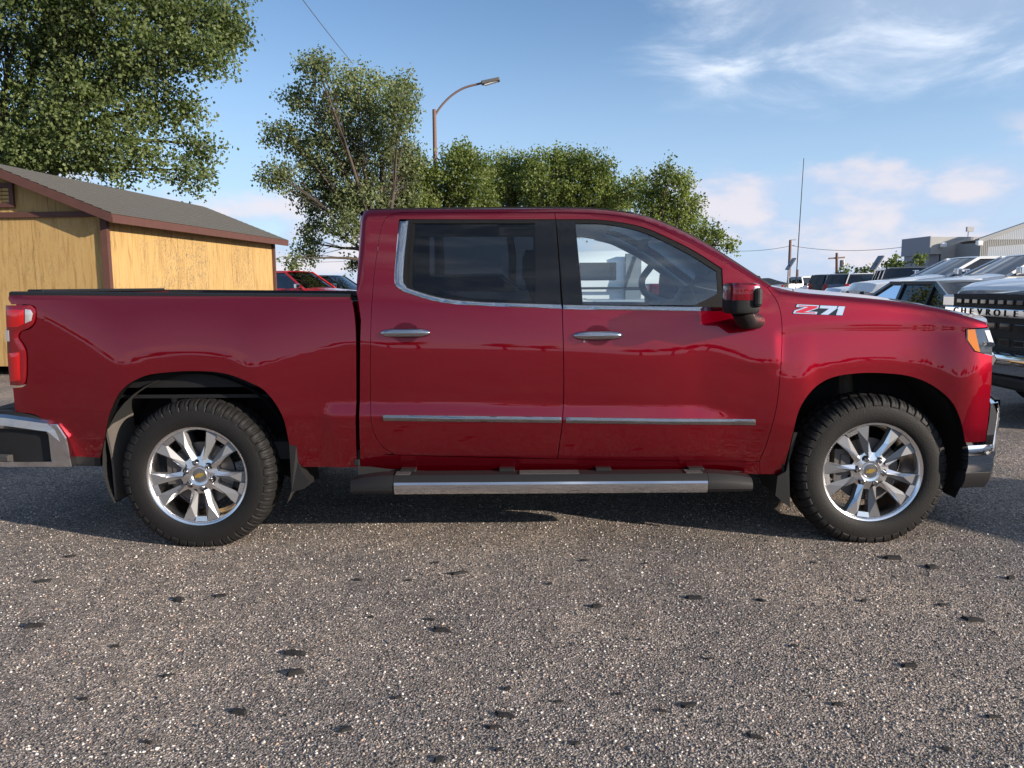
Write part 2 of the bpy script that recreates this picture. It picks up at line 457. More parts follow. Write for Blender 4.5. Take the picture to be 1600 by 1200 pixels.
# ------------------------------------------------------------------ ground
def ground_mat():
    m = bpy.data.materials.new('asphalt_millings'); m.use_nodes = True
    t = m.node_tree; b = t.nodes['Principled BSDF']; L = t.links
    co = N(t, 'ShaderNodeTexCoord')
    wn_ = N(t, 'ShaderNodeTexNoise'); wn_.inputs['Scale'].default_value = 55; wn_.inputs['Detail'].default_value = 2; L.new(co.outputs['Object'], wn_.inputs['Vector'])
    wv = N(t, 'ShaderNodeVectorMath', operation='MULTIPLY_ADD'); L.new(wn_.outputs['Color'], wv.inputs[0]); wv.inputs[1].default_value = (.016, .016, .016); L.new(co.outputs['Object'], wv.inputs[2])
    vo = N(t, 'ShaderNodeTexVoronoi'); vo.inputs['Scale'].default_value = 112; L.new(wv.outputs[0], vo.inputs['Vector'])
    v2 = N(t, 'ShaderNodeTexVoronoi'); v2.inputs['Scale'].default_value = 210; L.new(wv.outputs[0], v2.inputs['Vector'])
    sepc = N(t, 'ShaderNodeSeparateColor'); L.new(vo.outputs['Color'], sepc.inputs[0])
    rp = N(t, 'ShaderNodeValToRGB'); L.new(sepc.outputs[0], rp.inputs[0]); e = rp.color_ramp.elements
    e[0].position = 0.0; e[0].color = (0.075, 0.072, 0.070, 1); e[1].position = 1.0; e[1].color = (0.66, 0.61, 0.56, 1)
    for pos, c in ((0.30, (0.135, 0.127, 0.121)), (0.58, (0.215, 0.195, 0.180)), (0.78, (0.35, 0.305, 0.270)), (0.90, (0.52, 0.47, 0.425))):
        k = e.new(pos); k.color = (*c, 1)
    s2 = N(t, 'ShaderNodeSeparateColor'); L.new(v2.outputs['Color'], s2.inputs[0])
    rp2 = N(t, 'ShaderNodeValToRGB'); L.new(s2.outputs[1], rp2.inputs[0]); e = rp2.color_ramp.elements
    e[0].color = (0.07, 0.067, 0.065, 1); e[1].color = (0.46, 0.41, 0.37, 1)
    mx = N(t, 'ShaderNodeMix', data_type='RGBA'); mx.inputs[0].default_value = 0.30
    L.new(rp.outputs[0], mx.inputs[6]); L.new(rp2.outputs[0], mx.inputs[7])
    nb_ = N(t, 'ShaderNodeTexNoise'); nb_.inputs['Scale'].default_value = 0.9; nb_.inputs['Detail'].default_value = 6; nb_.inputs['Roughness'].default_value = 0.62
    L.new(co.outputs['Object'], nb_.inputs['Vector'])
    rb = N(t, 'ShaderNodeValToRGB'); L.new(nb_.outputs[0], rb.inputs[0]); e = rb.color_ramp.elements
    e[0].position = .32; e[0].color = (0.66, 0.66, 0.68, 1); e[1].position = .68; e[1].color = (1.30, 1.18, 1.05, 1)
    mu = N(t, 'ShaderNodeMix', data_type='RGBA', blend_type='MULTIPLY'); mu.inputs[0].default_value = 1.0
    L.new(mx.outputs[2], mu.inputs[6]); L.new(rb.outputs[0], mu.inputs[7])
    nd = N(t, 'ShaderNodeTexNoise'); nd.inputs['Scale'].default_value = 4.5; nd.inputs['Detail'].default_value = 5; L.new(co.outputs['Object'], nd.inputs['Vector'])
    rd = N(t, 'ShaderNodeMapRange'); L.new(nd.outputs[0], rd.inputs[0]); rd.inputs[1].default_value = .58; rd.inputs[2].default_value = .74; rd.inputs[3].default_value = 0; rd.inputs[4].default_value = .55
    m2 = N(t, 'ShaderNodeMix', data_type='RGBA'); L.new(rd.outputs[0], m2.inputs[0]); L.new(mu.outputs[2], m2.inputs[6]); m2.inputs[7].default_value = (0.13, 0.105, 0.085, 1)
    L.new(m2.outputs[2], b.inputs['Base Color'])
    b.inputs['Roughness'].default_value = 0.86; b.inputs['Specular IOR Level'].default_value = 0.25
    bp = N(t, 'ShaderNodeBump'); bp.inputs['Strength'].default_value = 0.75; bp.inputs['Distance'].default_value = 0.010; bp.invert = True
    L.new(vo.outputs['Distance'], bp.inputs['Height'])
    bp2 = N(t, 'ShaderNodeBump'); bp2.inputs['Strength'].default_value = 0.6; bp2.inputs['Distance'].default_value = 0.05
    L.new(nd.outputs[0], bp2.inputs['Height']); L.new(bp.outputs[0], bp2.inputs['Normal']); L.new(bp2.outputs[0], b.inputs['Normal'])
    return m
M_ground = ground_mat()
gb = MB()
# fine undulation near the camera, one sheet that reaches the horizon
xs_ = np.unique(np.concatenate([np.linspace(-1500, -30, 14), np.linspace(-30, -8, 12), np.linspace(-8, 8, 81), np.linspace(8, 30, 12), np.linspace(30, 1500, 14)]))
ys_ = np.unique(np.concatenate([np.linspace(-1200, -30, 10), np.linspace(-30, 0, 10), np.linspace(0, 12, 81), np.linspace(12, 60, 16), np.linspace(60, 2200, 14)]))
def ground_z(x, y):
    return 0.006 * math.sin(x * 1.9 + 1.3 * math.sin(y * 1.1)) * math.cos(y * 1.6 + .7) if abs(x) < 8 and 0 < y < 12 else 0.0
gb.grid([[(x, y, ground_z(x, y) - 0.004) for x in xs_] for y in ys_])
gnd = add_obj('ground', gb.mesh('ground', M_ground, 180)); tag(gnd, None, kind='structure')

# ================================================================== THE CRIMSON PICKUP
YS = 4.145                       # world depth of the widest point of the near body side
HALF = 1.03
YC = YS + HALF                   # centre line of the truck
YREF = 4.20
truck = empty('pickup_truck', (0, YC, 0))
tag(truck, 'crimson red crew cab pickup truck with chrome trim parked on gravel', 'pickup truck')

def pxz(px, py, Y=YREF):
    p = at(px, py, Y); return p.x, p.z
def curve_px(pts, Y=YREF):
    a = np.array([pxz(*p, Y) for p in pts]); return a[:, 0], a[:, 1]
def sstep(a, b, x):
    t = np.clip((x - a) / (b - a), 0, 1); return t * t * (3 - 2 * t)
XS = np.linspace(-3.2, 3.1, 631); ZS = np.linspace(0.25, 2.05, 361)
GX, GZ = np.meshgrid(XS, ZS, indexing='ij')
def icurve(pts):
    x, z = curve_px(catmull(pts, 6)); return np.interp(XS, x, z)[:, None]
px_x = lambda px: pxz(px, 600)[0]
# lower edge of the sky-facing upper body side (haunches over both wheels)
zb = icurve([(10, 474), (60, 490), (130, 530), (190, 567), (245, 556), (307, 552), (364, 559), (398, 571), (480, 548), (556, 534), (620, 539), (760, 541),
             (900, 545), (1000, 551), (1060, 549), (1100, 543), (1150, 556), (1212, 586), (1250, 588), (1275, 574), (1321, 564), (1367, 560), (1421, 564), (1459, 573), (1490, 586), (1540, 560), (1570, 545)])
zm = icurve([(0, 640), (600, 652), (1180, 660), (1560, 668)])
zbelt = icurve([(0, 460), (560, 472), (690, 477), (880, 483), (1130, 487), (1230, 487), (1560, 500)])
xbed, xcow = px_x(557), px_x(1205)
d = GZ - zb
hi = 5.5 + 6.5 * np.clip(d / .28, 0, 1); lo = 0.8 + 3.2 * np.clip(d / .30, -1, 0)
wdo = .026 * sstep(px_x(560), px_x(620), GX) * (1 - sstep(px_x(1120), px_x(1220), GX))
th = lo + (hi - lo) * sstep(0, 1, (d + .022 + wdo) / (.036 + 2 * wdo))
wx = sstep(px_x(492), px_x(520), GX) * (1 - sstep(px_x(1090), px_x(1185), GX))
zm_hi = zm + 0.012 + 0.078 * (0.25 + 0.75 * wx)
th += wx * 15 * sstep(zm + .004, zm + .016, GZ) * (1 - sstep(zm_hi - .010, zm_hi + .004, GZ))
th += -(3.5 + 8.5 * np.clip((zm - GZ) / .22, 0, 1)) * (1 - sstep(zm - .012, zm + .006, GZ))
# crease that runs from the mirror along the fender, under the bonnet edge
zr = icurve([(0, 560), (1120, 575), (1155, 553), (1178, 536), (1205, 524), (1245, 514), (1310, 511), (1400, 511), (1480, 512), (1560, 520)])
wr = sstep(px_x(1130), px_x(1190), GX)
th += -wr * 9.5 * np.exp(-((GZ - zr) / .024) ** 2)
# greenhouse
tg = 15 + 8.5 * np.clip((GZ - zbelt) / .48, 0, 1)
incab = sstep(xbed - .06, xbed + .02, GX) * (1 - sstep(xcow - .03, xcow + .05, GX))
wg = incab * sstep(-.012, .012, GZ - zbelt)
th = th * (1 - wg) + tg * wg
# roof rail roll-over, bonnet edge roll-over, bed rail roll-over
ztop = icurve([(556, 335), (575, 330), (820, 326), (924, 327), (987, 334), (1028, 345), (1091, 374), (1153, 413), (1203, 446)])
th += incab * 34 * sstep(ztop - .035, ztop + .03, GZ)
zf = icurve([(1195, 450), (1250, 457), (1330, 464), (1400, 471), (1460, 481), (1510, 494), (1545, 506), (1600, 540)])
th += sstep(xcow - .02, xcow + .04, GX) * 46 * sstep(zf - .055, zf + .012, GZ)
zt = icurve([(0, 460), (560, 463)])
th += (1 - sstep(xbed - .02, xbed + .01, GX)) * 24 * sstep(zt - .022, zt + .012, GZ)
k0 = int(np.argmin(abs(ZS - 1.30)))
slope = np.tan(np.radians(np.clip(th, -70, 78)))
dzs = ZS[1] - ZS[0]
cum_ = np.concatenate([np.zeros((len(XS), 1)), np.cumsum((slope[:, 1:] + slope[:, :-1]) * .5 * dzs, 1)], 1)
SUR = cum_ - cum_[:, k0:k0 + 1] + 0.055
# plan taper at nose and tail, and a slight barrel along the length
SUR += (0.20 * (np.clip(XS - 2.30, 0, None) / .45) ** 2.2 + 0.03 * (np.clip(-2.60 - XS, 0, None) / .2) ** 2 + 0.010 * (XS / 2.7) ** 2)[:, None]
ker = np.array([1, 4, 6, 4, 1]) / 16.
def smooth_x(A):
    P = np.pad(A, ((2, 2), (0, 0)), mode='edge'); return sum(ker[i] * P[i:i + A.shape[0]] for i in range(5))
for _ in range(3): SUR = smooth_x(SUR)
SGX, SGZ = np.gradient(SUR, XS, ZS)
def _bil(A, x, z):
    fx = np.clip((np.asarray(x) - XS[0]) / (XS[1] - XS[0]), 0, len(XS) - 1.001); fz = np.clip((np.asarray(z) - ZS[0]) / dzs, 0, len(ZS) - 1.001)
    i, j = fx.astype(int), fz.astype(int); a, b = fx - i, fz - j
    return A[i, j] * (1 - a) * (1 - b) + A[i + 1, j] * a * (1 - b) + A[i, j + 1] * (1 - a) * b + A[i + 1, j + 1] * a * b
def surf(x, z): return _bil(SUR, x, z) - HALF              # local y of the near side
def grad(x, z): return _bil(SGX, x, z), _bil(SGZ, x, z)
def body(px, py):
    """photo pixel -> (x,z) on the body side"""
    Y = YREF
    for _ in range(8):
        p = at(px, py, Y); Y = float(surf(np.array([p.x]), np.array([p.z]))[0]) + YC
    return (p.x, p.z)
def B(*segs, n=6): return [body(*p) for p in chain(*segs, n=n)]
def mirrored(o, parent):
    c = o.copy(); COL.objects.link(c); c.parent = parent; c.scale = (1, -1, 1); return c
def side_panel(name, outer, holes=(), m=M_paint, parent=truck, both=True, far_parent=None, **kw):
    me = panel_mesh(name, outer, list(holes), surf, grad, m, **kw)
    o = add_obj(name, me, parent)
    f = mirrored(o, far_parent or parent) if both else None
    return o, f

# ---- outlines traced on the body side
rear_split = [(867, 332), (871, 375), (875, 425), (879, 500), (881, 592), (879, 654), (871, 717)]
rdoor_px = chain([(867, 332), (640, 332)], [(640, 332), (612, 335), (597, 352), (589, 396), (583, 445), (579, 520), (579, 640), (583, 672), (597, 697), (618, 711)],
                 [(618, 711), (871, 717)], rear_split[::-1])
fdoor_top = [(867, 332), (945, 335), (1007, 346), (1070, 375), (1132, 409), (1199, 449)]
fdoor_front = [(1199, 449), (1216, 475), (1222, 510), (1220, 571), (1214, 633), (1200, 687), (1186, 722)]
fdoor_px = chain(fdoor_top, fdoor_front, [(1186, 722), (871, 717)], rear_split[::-1])
rwin_px = chain([(624, 343), (867, 343)], [(867, 343), (871, 375), (875, 425), (877, 482)], [(877, 482), (754, 477), (692, 472), (642, 459), (622, 449), (617, 437), (619, 400), (624, 343)])
fwin_px = chain([(868, 343), (940, 344), (1000, 354), (1042, 371), (1084, 392), (1128, 420)], [(1128, 420), (1131, 484)], [(1131, 484), (879, 482)], [(879, 482), (876, 425), (868, 343)])
H = lambda pl: [body(*p) for p in pl]
rdoor, rdoor_f = side_panel('rear_door', H(rdoor_px), [H(rwin_px)], gap=.0022, thick=.03)
fdoor, fdoor_f = side_panel('front_door', H(fdoor_px), [H(fwin_px)], gap=.0022, thick=.03)
cab_outer = B([(564, 740), (564, 500)], [(564, 500), (560, 470), (557, 452), (560, 404), (563, 352)], [(563, 352), (561, 338), (566, 331), (580, 328)],
              [(580, 328), (820, 326), (924, 327), (987, 334), (1028, 345), (1091, 374), (1153, 413), (1203, 446)], fdoor_front, [(1186, 722), (1188, 741)], [(1188, 741), (564, 740)])
cab, cab_f = side_panel('cab_frame', cab_outer, [H(chain(rdoor_px[:])), H(fdoor_px)], gap=.0004, thick=.03)
# near-side glass, pillars and bright work
def glass(name, px, m, par, par_f, off=.010):
    return side_panel(name, H(px), m=m, parent=par, far_parent=par_f, off=off, thick=.004, step=.05)
glass('window_glass', chain([(640, 346), (838, 347)], [(838, 347), (838, 478)], [(838, 478), (754, 474), (692, 468), (645, 456), (634, 446), (633, 400), (640, 346)]), G_tint, rdoor, rdoor_f)
glass('window_glass', chain([(898, 347), (945, 348), (998, 358), (1040, 375), (1082, 396), (1123, 421)], [(1123, 421), (1125, 480)], [(1125, 480), (909, 479)], [(909, 479), (898, 347)]), G_clear, fdoor, fdoor_f)
for par, pf, pl in ((rdoor, rdoor_f, [(836, 345), (866, 345), (870, 380), (874, 425), (876, 480), (837, 478)]),
                    (fdoor, fdoor_f, [(869, 345), (899, 346), (910, 481), (880, 480), (877, 425), (873, 380)])):
    side_panel('pillar_cover', H(pl), m=M_blackg, parent=par, far_parent=pf, off=.003, thick=.03)
# window seals: rings round the glass
def ring(name, outer, inner, m, par, par_f, off=0.0, thick=.012, **kw):
    return side_panel(name, H(outer), [H(inner)], m=m, parent=par, far_parent=par_f, off=off, thick=thick, step=.03, **kw)
ring('window_seal', [(636, 341), (868, 341), (877, 483), (754, 478), (692, 473), (645, 461), (633, 450), (629, 440), (630, 400)],
     [(645, 349), (836, 349), (837, 474), (754, 471), (692, 465), (648, 453), (641, 444), (641, 400)], M_seal, rdoor, rdoor_f, off=.004)
ring('window_seal', chain([(869, 341), (940, 342), (1000, 352), (1042, 369), (1084, 390), (1130, 418)], [(1130, 418), (1133, 485)], [(1133, 485), (880, 483)], [(880, 483), (869, 341)]),
     chain([(899, 349), (945, 350), (996, 360), (1038, 377), (1080, 399), (1120, 424)], [(1120, 424), (1122, 459)], [(1122, 459), (1087, 477)], [(1087, 477), (911, 476)], [(911, 476), (899, 349)]), M_seal, fdoor, fdoor_f, off=.004)
side_panel('quarter_seal', H([(643, 350), (649, 350), (645, 400), (644, 452), (639, 447), (639, 400)]), m=M_seal, parent=rdoor, far_parent=rdoor_f, off=.002, thick=.006, step=.03)
chrome_r = chain([(625, 345), (638, 345)], [(638, 345), (632, 400), (630, 437), (634, 446), (642, 452), (692, 466), (754, 472), (877, 476)], [(877, 476), (878, 482.5)],
                 [(878, 482.5), (754, 478), (692, 473), (642, 460), (622, 450), (617, 437), (619, 400), (625, 345)])
side_panel('window_trim', H(chrome_r), m=M_chrome, parent=rdoor, far_parent=rdoor_f, off=-.002, thick=.012, gap=.0008, step=.012, crown=.006)
side_panel('window_trim', H(chain([(880, 476.5), (1000, 478.5), (1129, 480)], [(1129, 480), (1129, 486)], [(1129, 486), (1000, 485), (880, 483)])), m=M_chrome, parent=fdoor, far_parent=fdoor_f, off=-.002, thick=.012, step=.012, crown=.006)
# side mouldings
for par, pf, x0, x1 in ((rdoor, rdoor_f, 599, 877), (fdoor, fdoor_f, 884, 1180)):
    yl = lambda x: 652.5 + (x - 600) / 580 * 7
    side_panel('side_moulding', H([(x0, yl(x0) - 4.5), (x1, yl(x1) - 4.5), (x1, yl(x1) + 4.5), (x0, yl(x0) + 4.5)]), m=M_chrome_d, parent=par, far_parent=pf, off=-.009, thick=.02, step=.012, crown=.006)
# door handles: recessed cup, bright grip bar
def door_handle(par, par_f, cx, cy):
    hb = MB(); x, z = body(cx, cy); x0, z0 = body(cx - 38, cy); x1, _ = body(cx + 38, cy + 1)
    y = float(surf(np.array([x]), np.array([z]))[0])
    cup = side_panel('handle_cup', H([(cx + 21 * math.cos(a) * (1 if abs(math.cos(a)) < .9 else 1), cy + 16 * math.sin(a)) for a in np.linspace(0, 2 * math.pi, 24, endpoint=False)]), m=M_paint, parent=par, far_parent=par_f, off=-.0015, thick=.004, step=.01)
    for o in cup: o.data = o.data
    rows = []
    for t in np.linspace(0, 1, 15):
        xx = x0 + (x1 - x0) * t; e = 1 - abs(2 * t - 1) ** 5; hgt_ = .010 + .015 * e; outw = .018 + .022 * e
        rows.append([(xx, y - outw * max(0, math.cos(a)) ** .45 + .004 * (math.cos(a) < 0), z + hgt_ * math.sin(a)) for a in np.linspace(0, 2 * math.pi, 14, endpoint=False)])
    hb.grid(rows, close=True); hb.add(rows[0], [tuple(range(14))]); hb.add(rows[-1], [tuple(range(14))])
    o = hb.build('door_handle', M_chrome, par, smooth=50); mirrored(o, par_f)
door_handle(rdoor, rdoor_f, 634, 520); door_handle(fdoor, fdoor_f, 934, 524)
kb = MB(); x, z = body(912, 533); kb.lathe_y([(.006, -.03), (.007, 0)], 10, (x, float(surf(np.array([x]), np.array([z]))[0]), z), cap0=True); kb.build('key_cylinder', M_chrome, fdoor, smooth=40)

# ---- bed side with arch
arch_r = [(157, 716), (163, 688), (172, 646), (190, 610), (222, 589), (262, 582), (310, 580), (352, 584), (388, 597), (416, 613), (441, 650), (452, 694), (460, 716), (473, 729)]
light_edge = [(18, 475.5), (50, 477), (57, 486), (56, 503), (48, 513), (35, 518), (31, 527), (38, 538), (43, 552), (43, 588), (38, 603), (20, 606)]
bed_px = chain([(14, 461), (546, 464)], [(546, 464), (552, 480), (556, 520), (557, 600)], [(557, 600), (558, 730)], [(558, 730), (473, 730)], arch_r[::-1], [(157, 716), (103, 712)],
               [(103, 712), (92, 690), (74, 662), (54, 648), (24, 644)], [(24, 644), (20, 606)], light_edge[::-1], [(18, 476), (13, 468), (14, 461)], n=5)
bed, bed_f = side_panel('bed_side', H(bed_px), gap=.001, thick=.04)
# arch return lip
def arch_lip(px, par, par_f):
    pts = [body(*p) for p in catmull(px, 5)]
    b = MB(); ys = [float(surf(np.array([p[0]]), np.array([p[1]]))[0]) for p in pts]
    b.grid([[(p[0], y + .002, p[1]) for p, y in zip(pts, ys)], [(p[0], y + .055, p[1]) for p, y in zip(pts, ys)]])
    o = b.build('arch_lip', M_black, par, smooth=60); mirrored(o, par_f)
# black bed-rail cap
rail_pts = [body(14, 460), body(546, 464)]
def rail(sgn):
    b = MB(); rows = []
    for t in np.linspace(0, 1, 20):
        x = rail_pts[0][0] + (rail_pts[1][0] - rail_pts[0][0]) * t; z = rail_pts[0][1] + (rail_pts[1][1] - rail_pts[0][1]) * t
        y = float(surf(np.array([x]), np.array([z]))[0])
        rows.append([(x, y - .001, z - .004), (x, y + .002, z + .010), (x, y + .02, z + .016), (x, y + .09, z + .016), (x, y + .10, z - .02), (x, y + .02, z - .03)])
    b.grid(rows, close=True); b.add(rows[0], [tuple(range(6))]); b.add(rows[-1], [tuple(range(6))])
    o = b.build('bed_rail', M_black, truck, smooth=40); mirrored(o, truck)
rail(-1)
# bed box
zr0 = rail_pts[0][1]; x_tail, _ = body(16, 500); x_bedf = body(552, 480)[0]
b = MB()
b.box(((x_tail + x_bedf) / 2, 0, .86), (x_bedf - x_tail - .04, 1.80, .06))
b.box((x_bedf - .03, 0, (zr0 + .86) / 2 - .02), (.05, 1.80, zr0 - .86 - .06))
for s in (-1, 1): b.box(((x_tail + x_bedf) / 2, s * .875, (zr0 + .84) / 2 - .02), (x_bedf - x_tail - .08, .05, zr0 - .86 - .04))
b.build('bed_box', M_black, truck)
# tailgate
b = MB(); rows = []
for y in np.linspace(-.86, .86, 19):
    bow = .035 * (1 - (y / .86) ** 2)
    rows.append([(x_tail + .05 - bow, y, .62), (x_tail - bow, y, .66), (x_tail - .005 - bow, y, 1.0), (x_tail - .005 - bow, y, zr0 - .14), (x_tail - .02 - bow, y, zr0 - .06), (x_tail - .012 - bow, y, zr0 - .01), (x_tail + .02 - bow, y, zr0 + .008), (x_tail + .07 - bow, y, zr0 + .008), (x_tail + .07, y, .62)])
b.grid(rows, close=True)
for r_ in (rows[0], rows[-1]): b.add(r_, [tuple(range(9))])
tg_ = b.build('tailgate', M_paint, truck, smooth=40)
b = MB(); b.box((x_tail - .035, 0, zr0 - .16), (.03, .30, .07)); b.build('tailgate_handle', M_black, tg_, bevel=.006)
b = MB(); b.box((x_tail + .04, 0, zr0 + .016), (.09, 1.55, .02)); b.build('tailgate_cap', M_black, tg_, bevel=.006)
# filler behind the tail lamps
# ---- tail lamps
def lamp_block(name, px, m, par, depth=.16, off=-.006, both=True, crown=.008):
    me = panel_mesh(name, H(px), [], surf, grad, m, off=off, thick=depth, step=.018, crown=crown)
    o = add_obj(name, me, par); return o
tl = empty('tail_light'); tl.parent = truck; tl_f = empty('tail_light'); tl_f.parent = truck
bpy.data.objects.remove(tl); bpy.data.objects.remove(tl_f)
base_px = chain([(10, 477), (49, 477)], [(49, 477), (56, 485), (54, 503), (46, 512), (33, 518), (29, 527), (36, 539), (41, 553), (41, 588), (36, 601), (17, 602)], [(17, 602), (13, 560), (10, 480)])
tail = lamp_block('tail_light', base_px, M_redlens_d, truck)
for nm, pl, m in (('brake_lens', [(13, 484), (40, 484), (40, 506), (30, 511), (14, 511)], M_redlens), ('reverse_lens', [(42, 483), (50, 484), (53, 490), (51, 501), (42, 505)], M_clearlens),
                  ('reverse_lens', [(11, 516), (16, 516), (17, 533), (12, 533)], M_clearlens), ('turn_lens', [(15, 552), (33, 550), (34, 594), (19, 596)], M_redlens)):
    lamp_block(nm, pl, m, tail, depth=.012, off=-.016, crown=.005)
tf = copy_tree(tail, truck); tf.scale = (1, -1, 1)

# ---- front fender
arch_f = [(1239, 677), (1250, 638), (1271, 608), (1298, 591), (1334, 584), (1376, 583), (1421, 588), (1456, 602), (1486, 627), (1501, 658), (1508, 692)]
fend_px = chain([(1203, 447), (1250, 457), (1330, 464), (1400, 471), (1460, 481), (1510, 494), (1541, 504)], [(1541, 504), (1543, 511)], [(1543, 511), (1508, 514)], [(1508, 514), (1510, 530), (1522, 549)], [(1522, 549), (1551, 556)],
                [(1551, 556), (1549, 600), (1545, 650), (1540, 690)], [(1540, 690), (1508, 692)], arch_f[::-1], [(1239, 677), (1233, 702), (1222, 741)], [(1222, 741), (1188, 741)], [(1188, 741), (1186, 722)], fdoor_front[::-1], [(1199, 449), (1203, 447)], n=5)
fend, fend_f = side_panel('front_fender', H(fend_px), gap=.0012, thick=.035)
arch_lip(arch_r, bed, bed_f); arch_lip(arch_f, fend, fend_f)

# ---- roof
def edge_y(x, z): return float(surf(np.array([x]), np.array([z]))[0])
top_px = catmull([(570, 329), (700, 327), (820, 326), (924, 327), (987, 334)], 6)
rows = []
for p in top_px:
    x, z = body(*p); w = -edge_y(x, z) - .002
    rows.append([(x, t * w, z + .042 * (1 - abs(t) ** 2.6) - (.0 if abs(t) < .99 else 0)) for t in np.linspace(-1, 1, 33)])
# lip over the back window and the front header
xr, zr_ = rows[0][16][0], rows[0][0][2]
rows.insert(0, [(p[0] - .03, p[1] * .99, p[2] - .012) for p in rows[0]])
rows.insert(0, [(p[0] + .015, p[1] * .97, p[2] - .05) for p in rows[0]])
b = MB(); b.grid(rows); roof = b.build('roof', M_paint, truck, smooth=60)
for s in (-1, 1):   # ditch moulding seam
    b = MB(); b.tube([(r_[3 if s < 0 else -4][0], r_[3 if s < 0 else -4][1], r_[3 if s < 0 else -4][2] + .001) for r_ in rows[2:]], .006, 6); b.build('roof_moulding', M_black, roof)
b = MB(); rl = rows[2]
b.box((rl[16][0] + .02, 0, rl[16][2] + .004), (.06, .34, .018)); b.build('high_brake_light', M_redlens_d, roof, bevel=.005)
# headliner
b = MB(); b.grid([[(p[0] + (.04 if i == 0 else 0), p[1] * .93, p[2] - .055) for p in r_[::4]] for i, r_ in enumerate(rows[2:])]); b.build('headliner', M_int, roof, smooth=60)
# ---- windscreen
ap = catmull([(987, 334), (1028, 345), (1091, 374), (1153, 413), (1205, 447)], 5)
rows_w = []
for i, p in enumerate(ap):
    x, z = body(*p); w = -edge_y(x, z) - .012; t_ = i / (len(ap) - 1)
    bow = .03 + .13 * t_
    rows_w.append([(x + bow * (1 - (t / 1.0) ** 2) + .004, t * w, z - .004 + .042 * (1 - t_) * (1 - abs(t) ** 2.6) + .02 * t_ * (1 - t * t)) for t in np.linspace(-1, 1, 25)])
b = MB(); b.grid(rows_w); ws = b.build('windscreen', G_ws, truck, smooth=80)
b = MB()
for s in (0, -1): b.tube([(r_[s][0] - .004, r_[s][1], r_[s][2] + .002) for r_ in rows_w], .011, 6)
b.tube([(p[0] - .004, p[1], p[2]) for p in rows_w[0]], .014, 6); b.build('windscreen_seal', M_seal, ws)
# A-pillar inner trims and grab handles
for s in (0, -1):
    sg = 1 if s == 0 else -1
    b = MB(); b.tube([(r_[s][0] - .05, r_[s][1] + sg * .045, r_[s][2] - .03) for r_ in rows_w], .038, 8, squash=.8); o = b.build('pillar_trim', M_int, truck, smooth=60)
    pp = [Vector((rows_w[i][s][0] - .07, rows_w[i][s][1] + sg * .085, rows_w[i][s][2] - .05)) for i in (12, 19)]
    dv = pp[1] - pp[0]; nv = Vector((-dv.z, 0, dv.x)).normalized() * -1
    if nv.z > 0: nv = -nv
    c = catmull([tuple(pp[0]), tuple(pp[0] + nv * .13 + dv * .02), tuple(pp[0] + nv * .19 + dv * .35), tuple(pp[1] + nv * .13 - dv * .05), tuple(pp[1])], 6)
    if s == -1: b = MB(); b.tube(c, .026, 8); b.build('grab_handle', M_int, o, smooth=60)
# cab back wall with window
x_back = body(565, 500)[0]; zt_b = zr_ - .05; xb_t = body(566, 340)[0]
b = MB()
def backpt(y, z):
    t_ = (z - .5) / (zt_b - .5); return (x_back + (xb_t - x_back) * t_ ** 2, y, z)
zs_b = [.5, 1.32, 1.36, 1.78, zt_b]; yw = .62
for y0, y1, z0, z1 in ((-.97, .97, .5, 1.33), (-.88, -yw, 1.33, zt_b), (yw, .88, 1.33, zt_b), (-yw, yw, 1.78, zt_b)):
    z1 = min(z1, zt_b)
    tw = lambda z: 1.0 if z < 1.34 else 1.0
    b.add([backpt(y0, z0), backpt(y1, z0), backpt(y1 * (.84 if abs(y1) > .7 and z1 > 1.4 else 1), z1), backpt(y0 * (.84 if abs(y0) > .7 and z1 > 1.4 else 1), z1)], [(0, 1, 2, 3)])
b.build('cab_back', M_paint, truck)
b = MB(); b.add([backpt(-yw - .01, 1.32), backpt(yw + .01, 1.32), backpt(yw + .01, 1.79), backpt(-yw - .01, 1.79)], [(0, 1, 2, 3)]); b.v = [(x_ + .01, y_, z_) for x_, y_, z_ in b.v]; b.build('back_window', G_tint, truck)
# dark strip in the gap between cab and bed
b = MB(); xg0, xg1 = body(553, 600)[0], body(570, 600)[0]
for s in (-1, 1):
    b = MB(); b.grid([[(xg0 - .01 + (xg1 - xg0 + .02) * t, s * (.905 + .05 * t), z) for t in (0, .5, 1)] for z in (.50, .9, 1.2, 1.36)]); b.build('cab_gap_filler', M_paint, truck)
pass
b = MB(); xx, zz = body(557, 722); b.box((xx + .004, edge_y(xx, zz) - .004, zz), (.03, .02, .035)); b.build('gap_guard', M_black, truck, bevel=.004)

# ---- bonnet
hood_px = catmull([(1203, 447), (1250, 457), (1330, 464), (1400, 471), (1460, 481), (1510, 494), (1541, 504)], 5)
rows = []
for i, p in enumerate(hood_px):
    x, z = body(*p); w = -edge_y(x, z) - .003; t_ = i / (len(hood_px) - 1)
    nose = .30 * t_ ** 3
    rows.append([(x + nose * (1 - abs(t) ** 2.4), t * w, z + .001 + (.030 - .010 * t_) * (1 - abs(t) ** 3) + .010 * math.exp(-((abs(t) - .60) / .14) ** 2) * (1 - t_ * .6)) for t in np.linspace(-1, 1, 41)])
b = MB(); b.grid(rows); b.grid([rows[-1], [(p[0] + .012, p[1], p[2] - .035) for p in rows[-1]], [(p[0] + .0, p[1], p[2] - .06) for p in rows[-1]]]); hood = b.build('bonnet', M_paint, truck, smooth=50)
nose_edge = rows[-1]
b = MB(); cw = rows[0]
b.grid([[(p[0] + .12, p[1] * .96, p[2] - .01 + .022) for p in cw], [(p[0] + .02 , p[1] * .97, p[2] + .004) for p in cw], [(p[0] - .10, p[1] * .97, p[2] - .03) for p in cw]]); b.build('cowl_panel', M_black, truck, smooth=50)
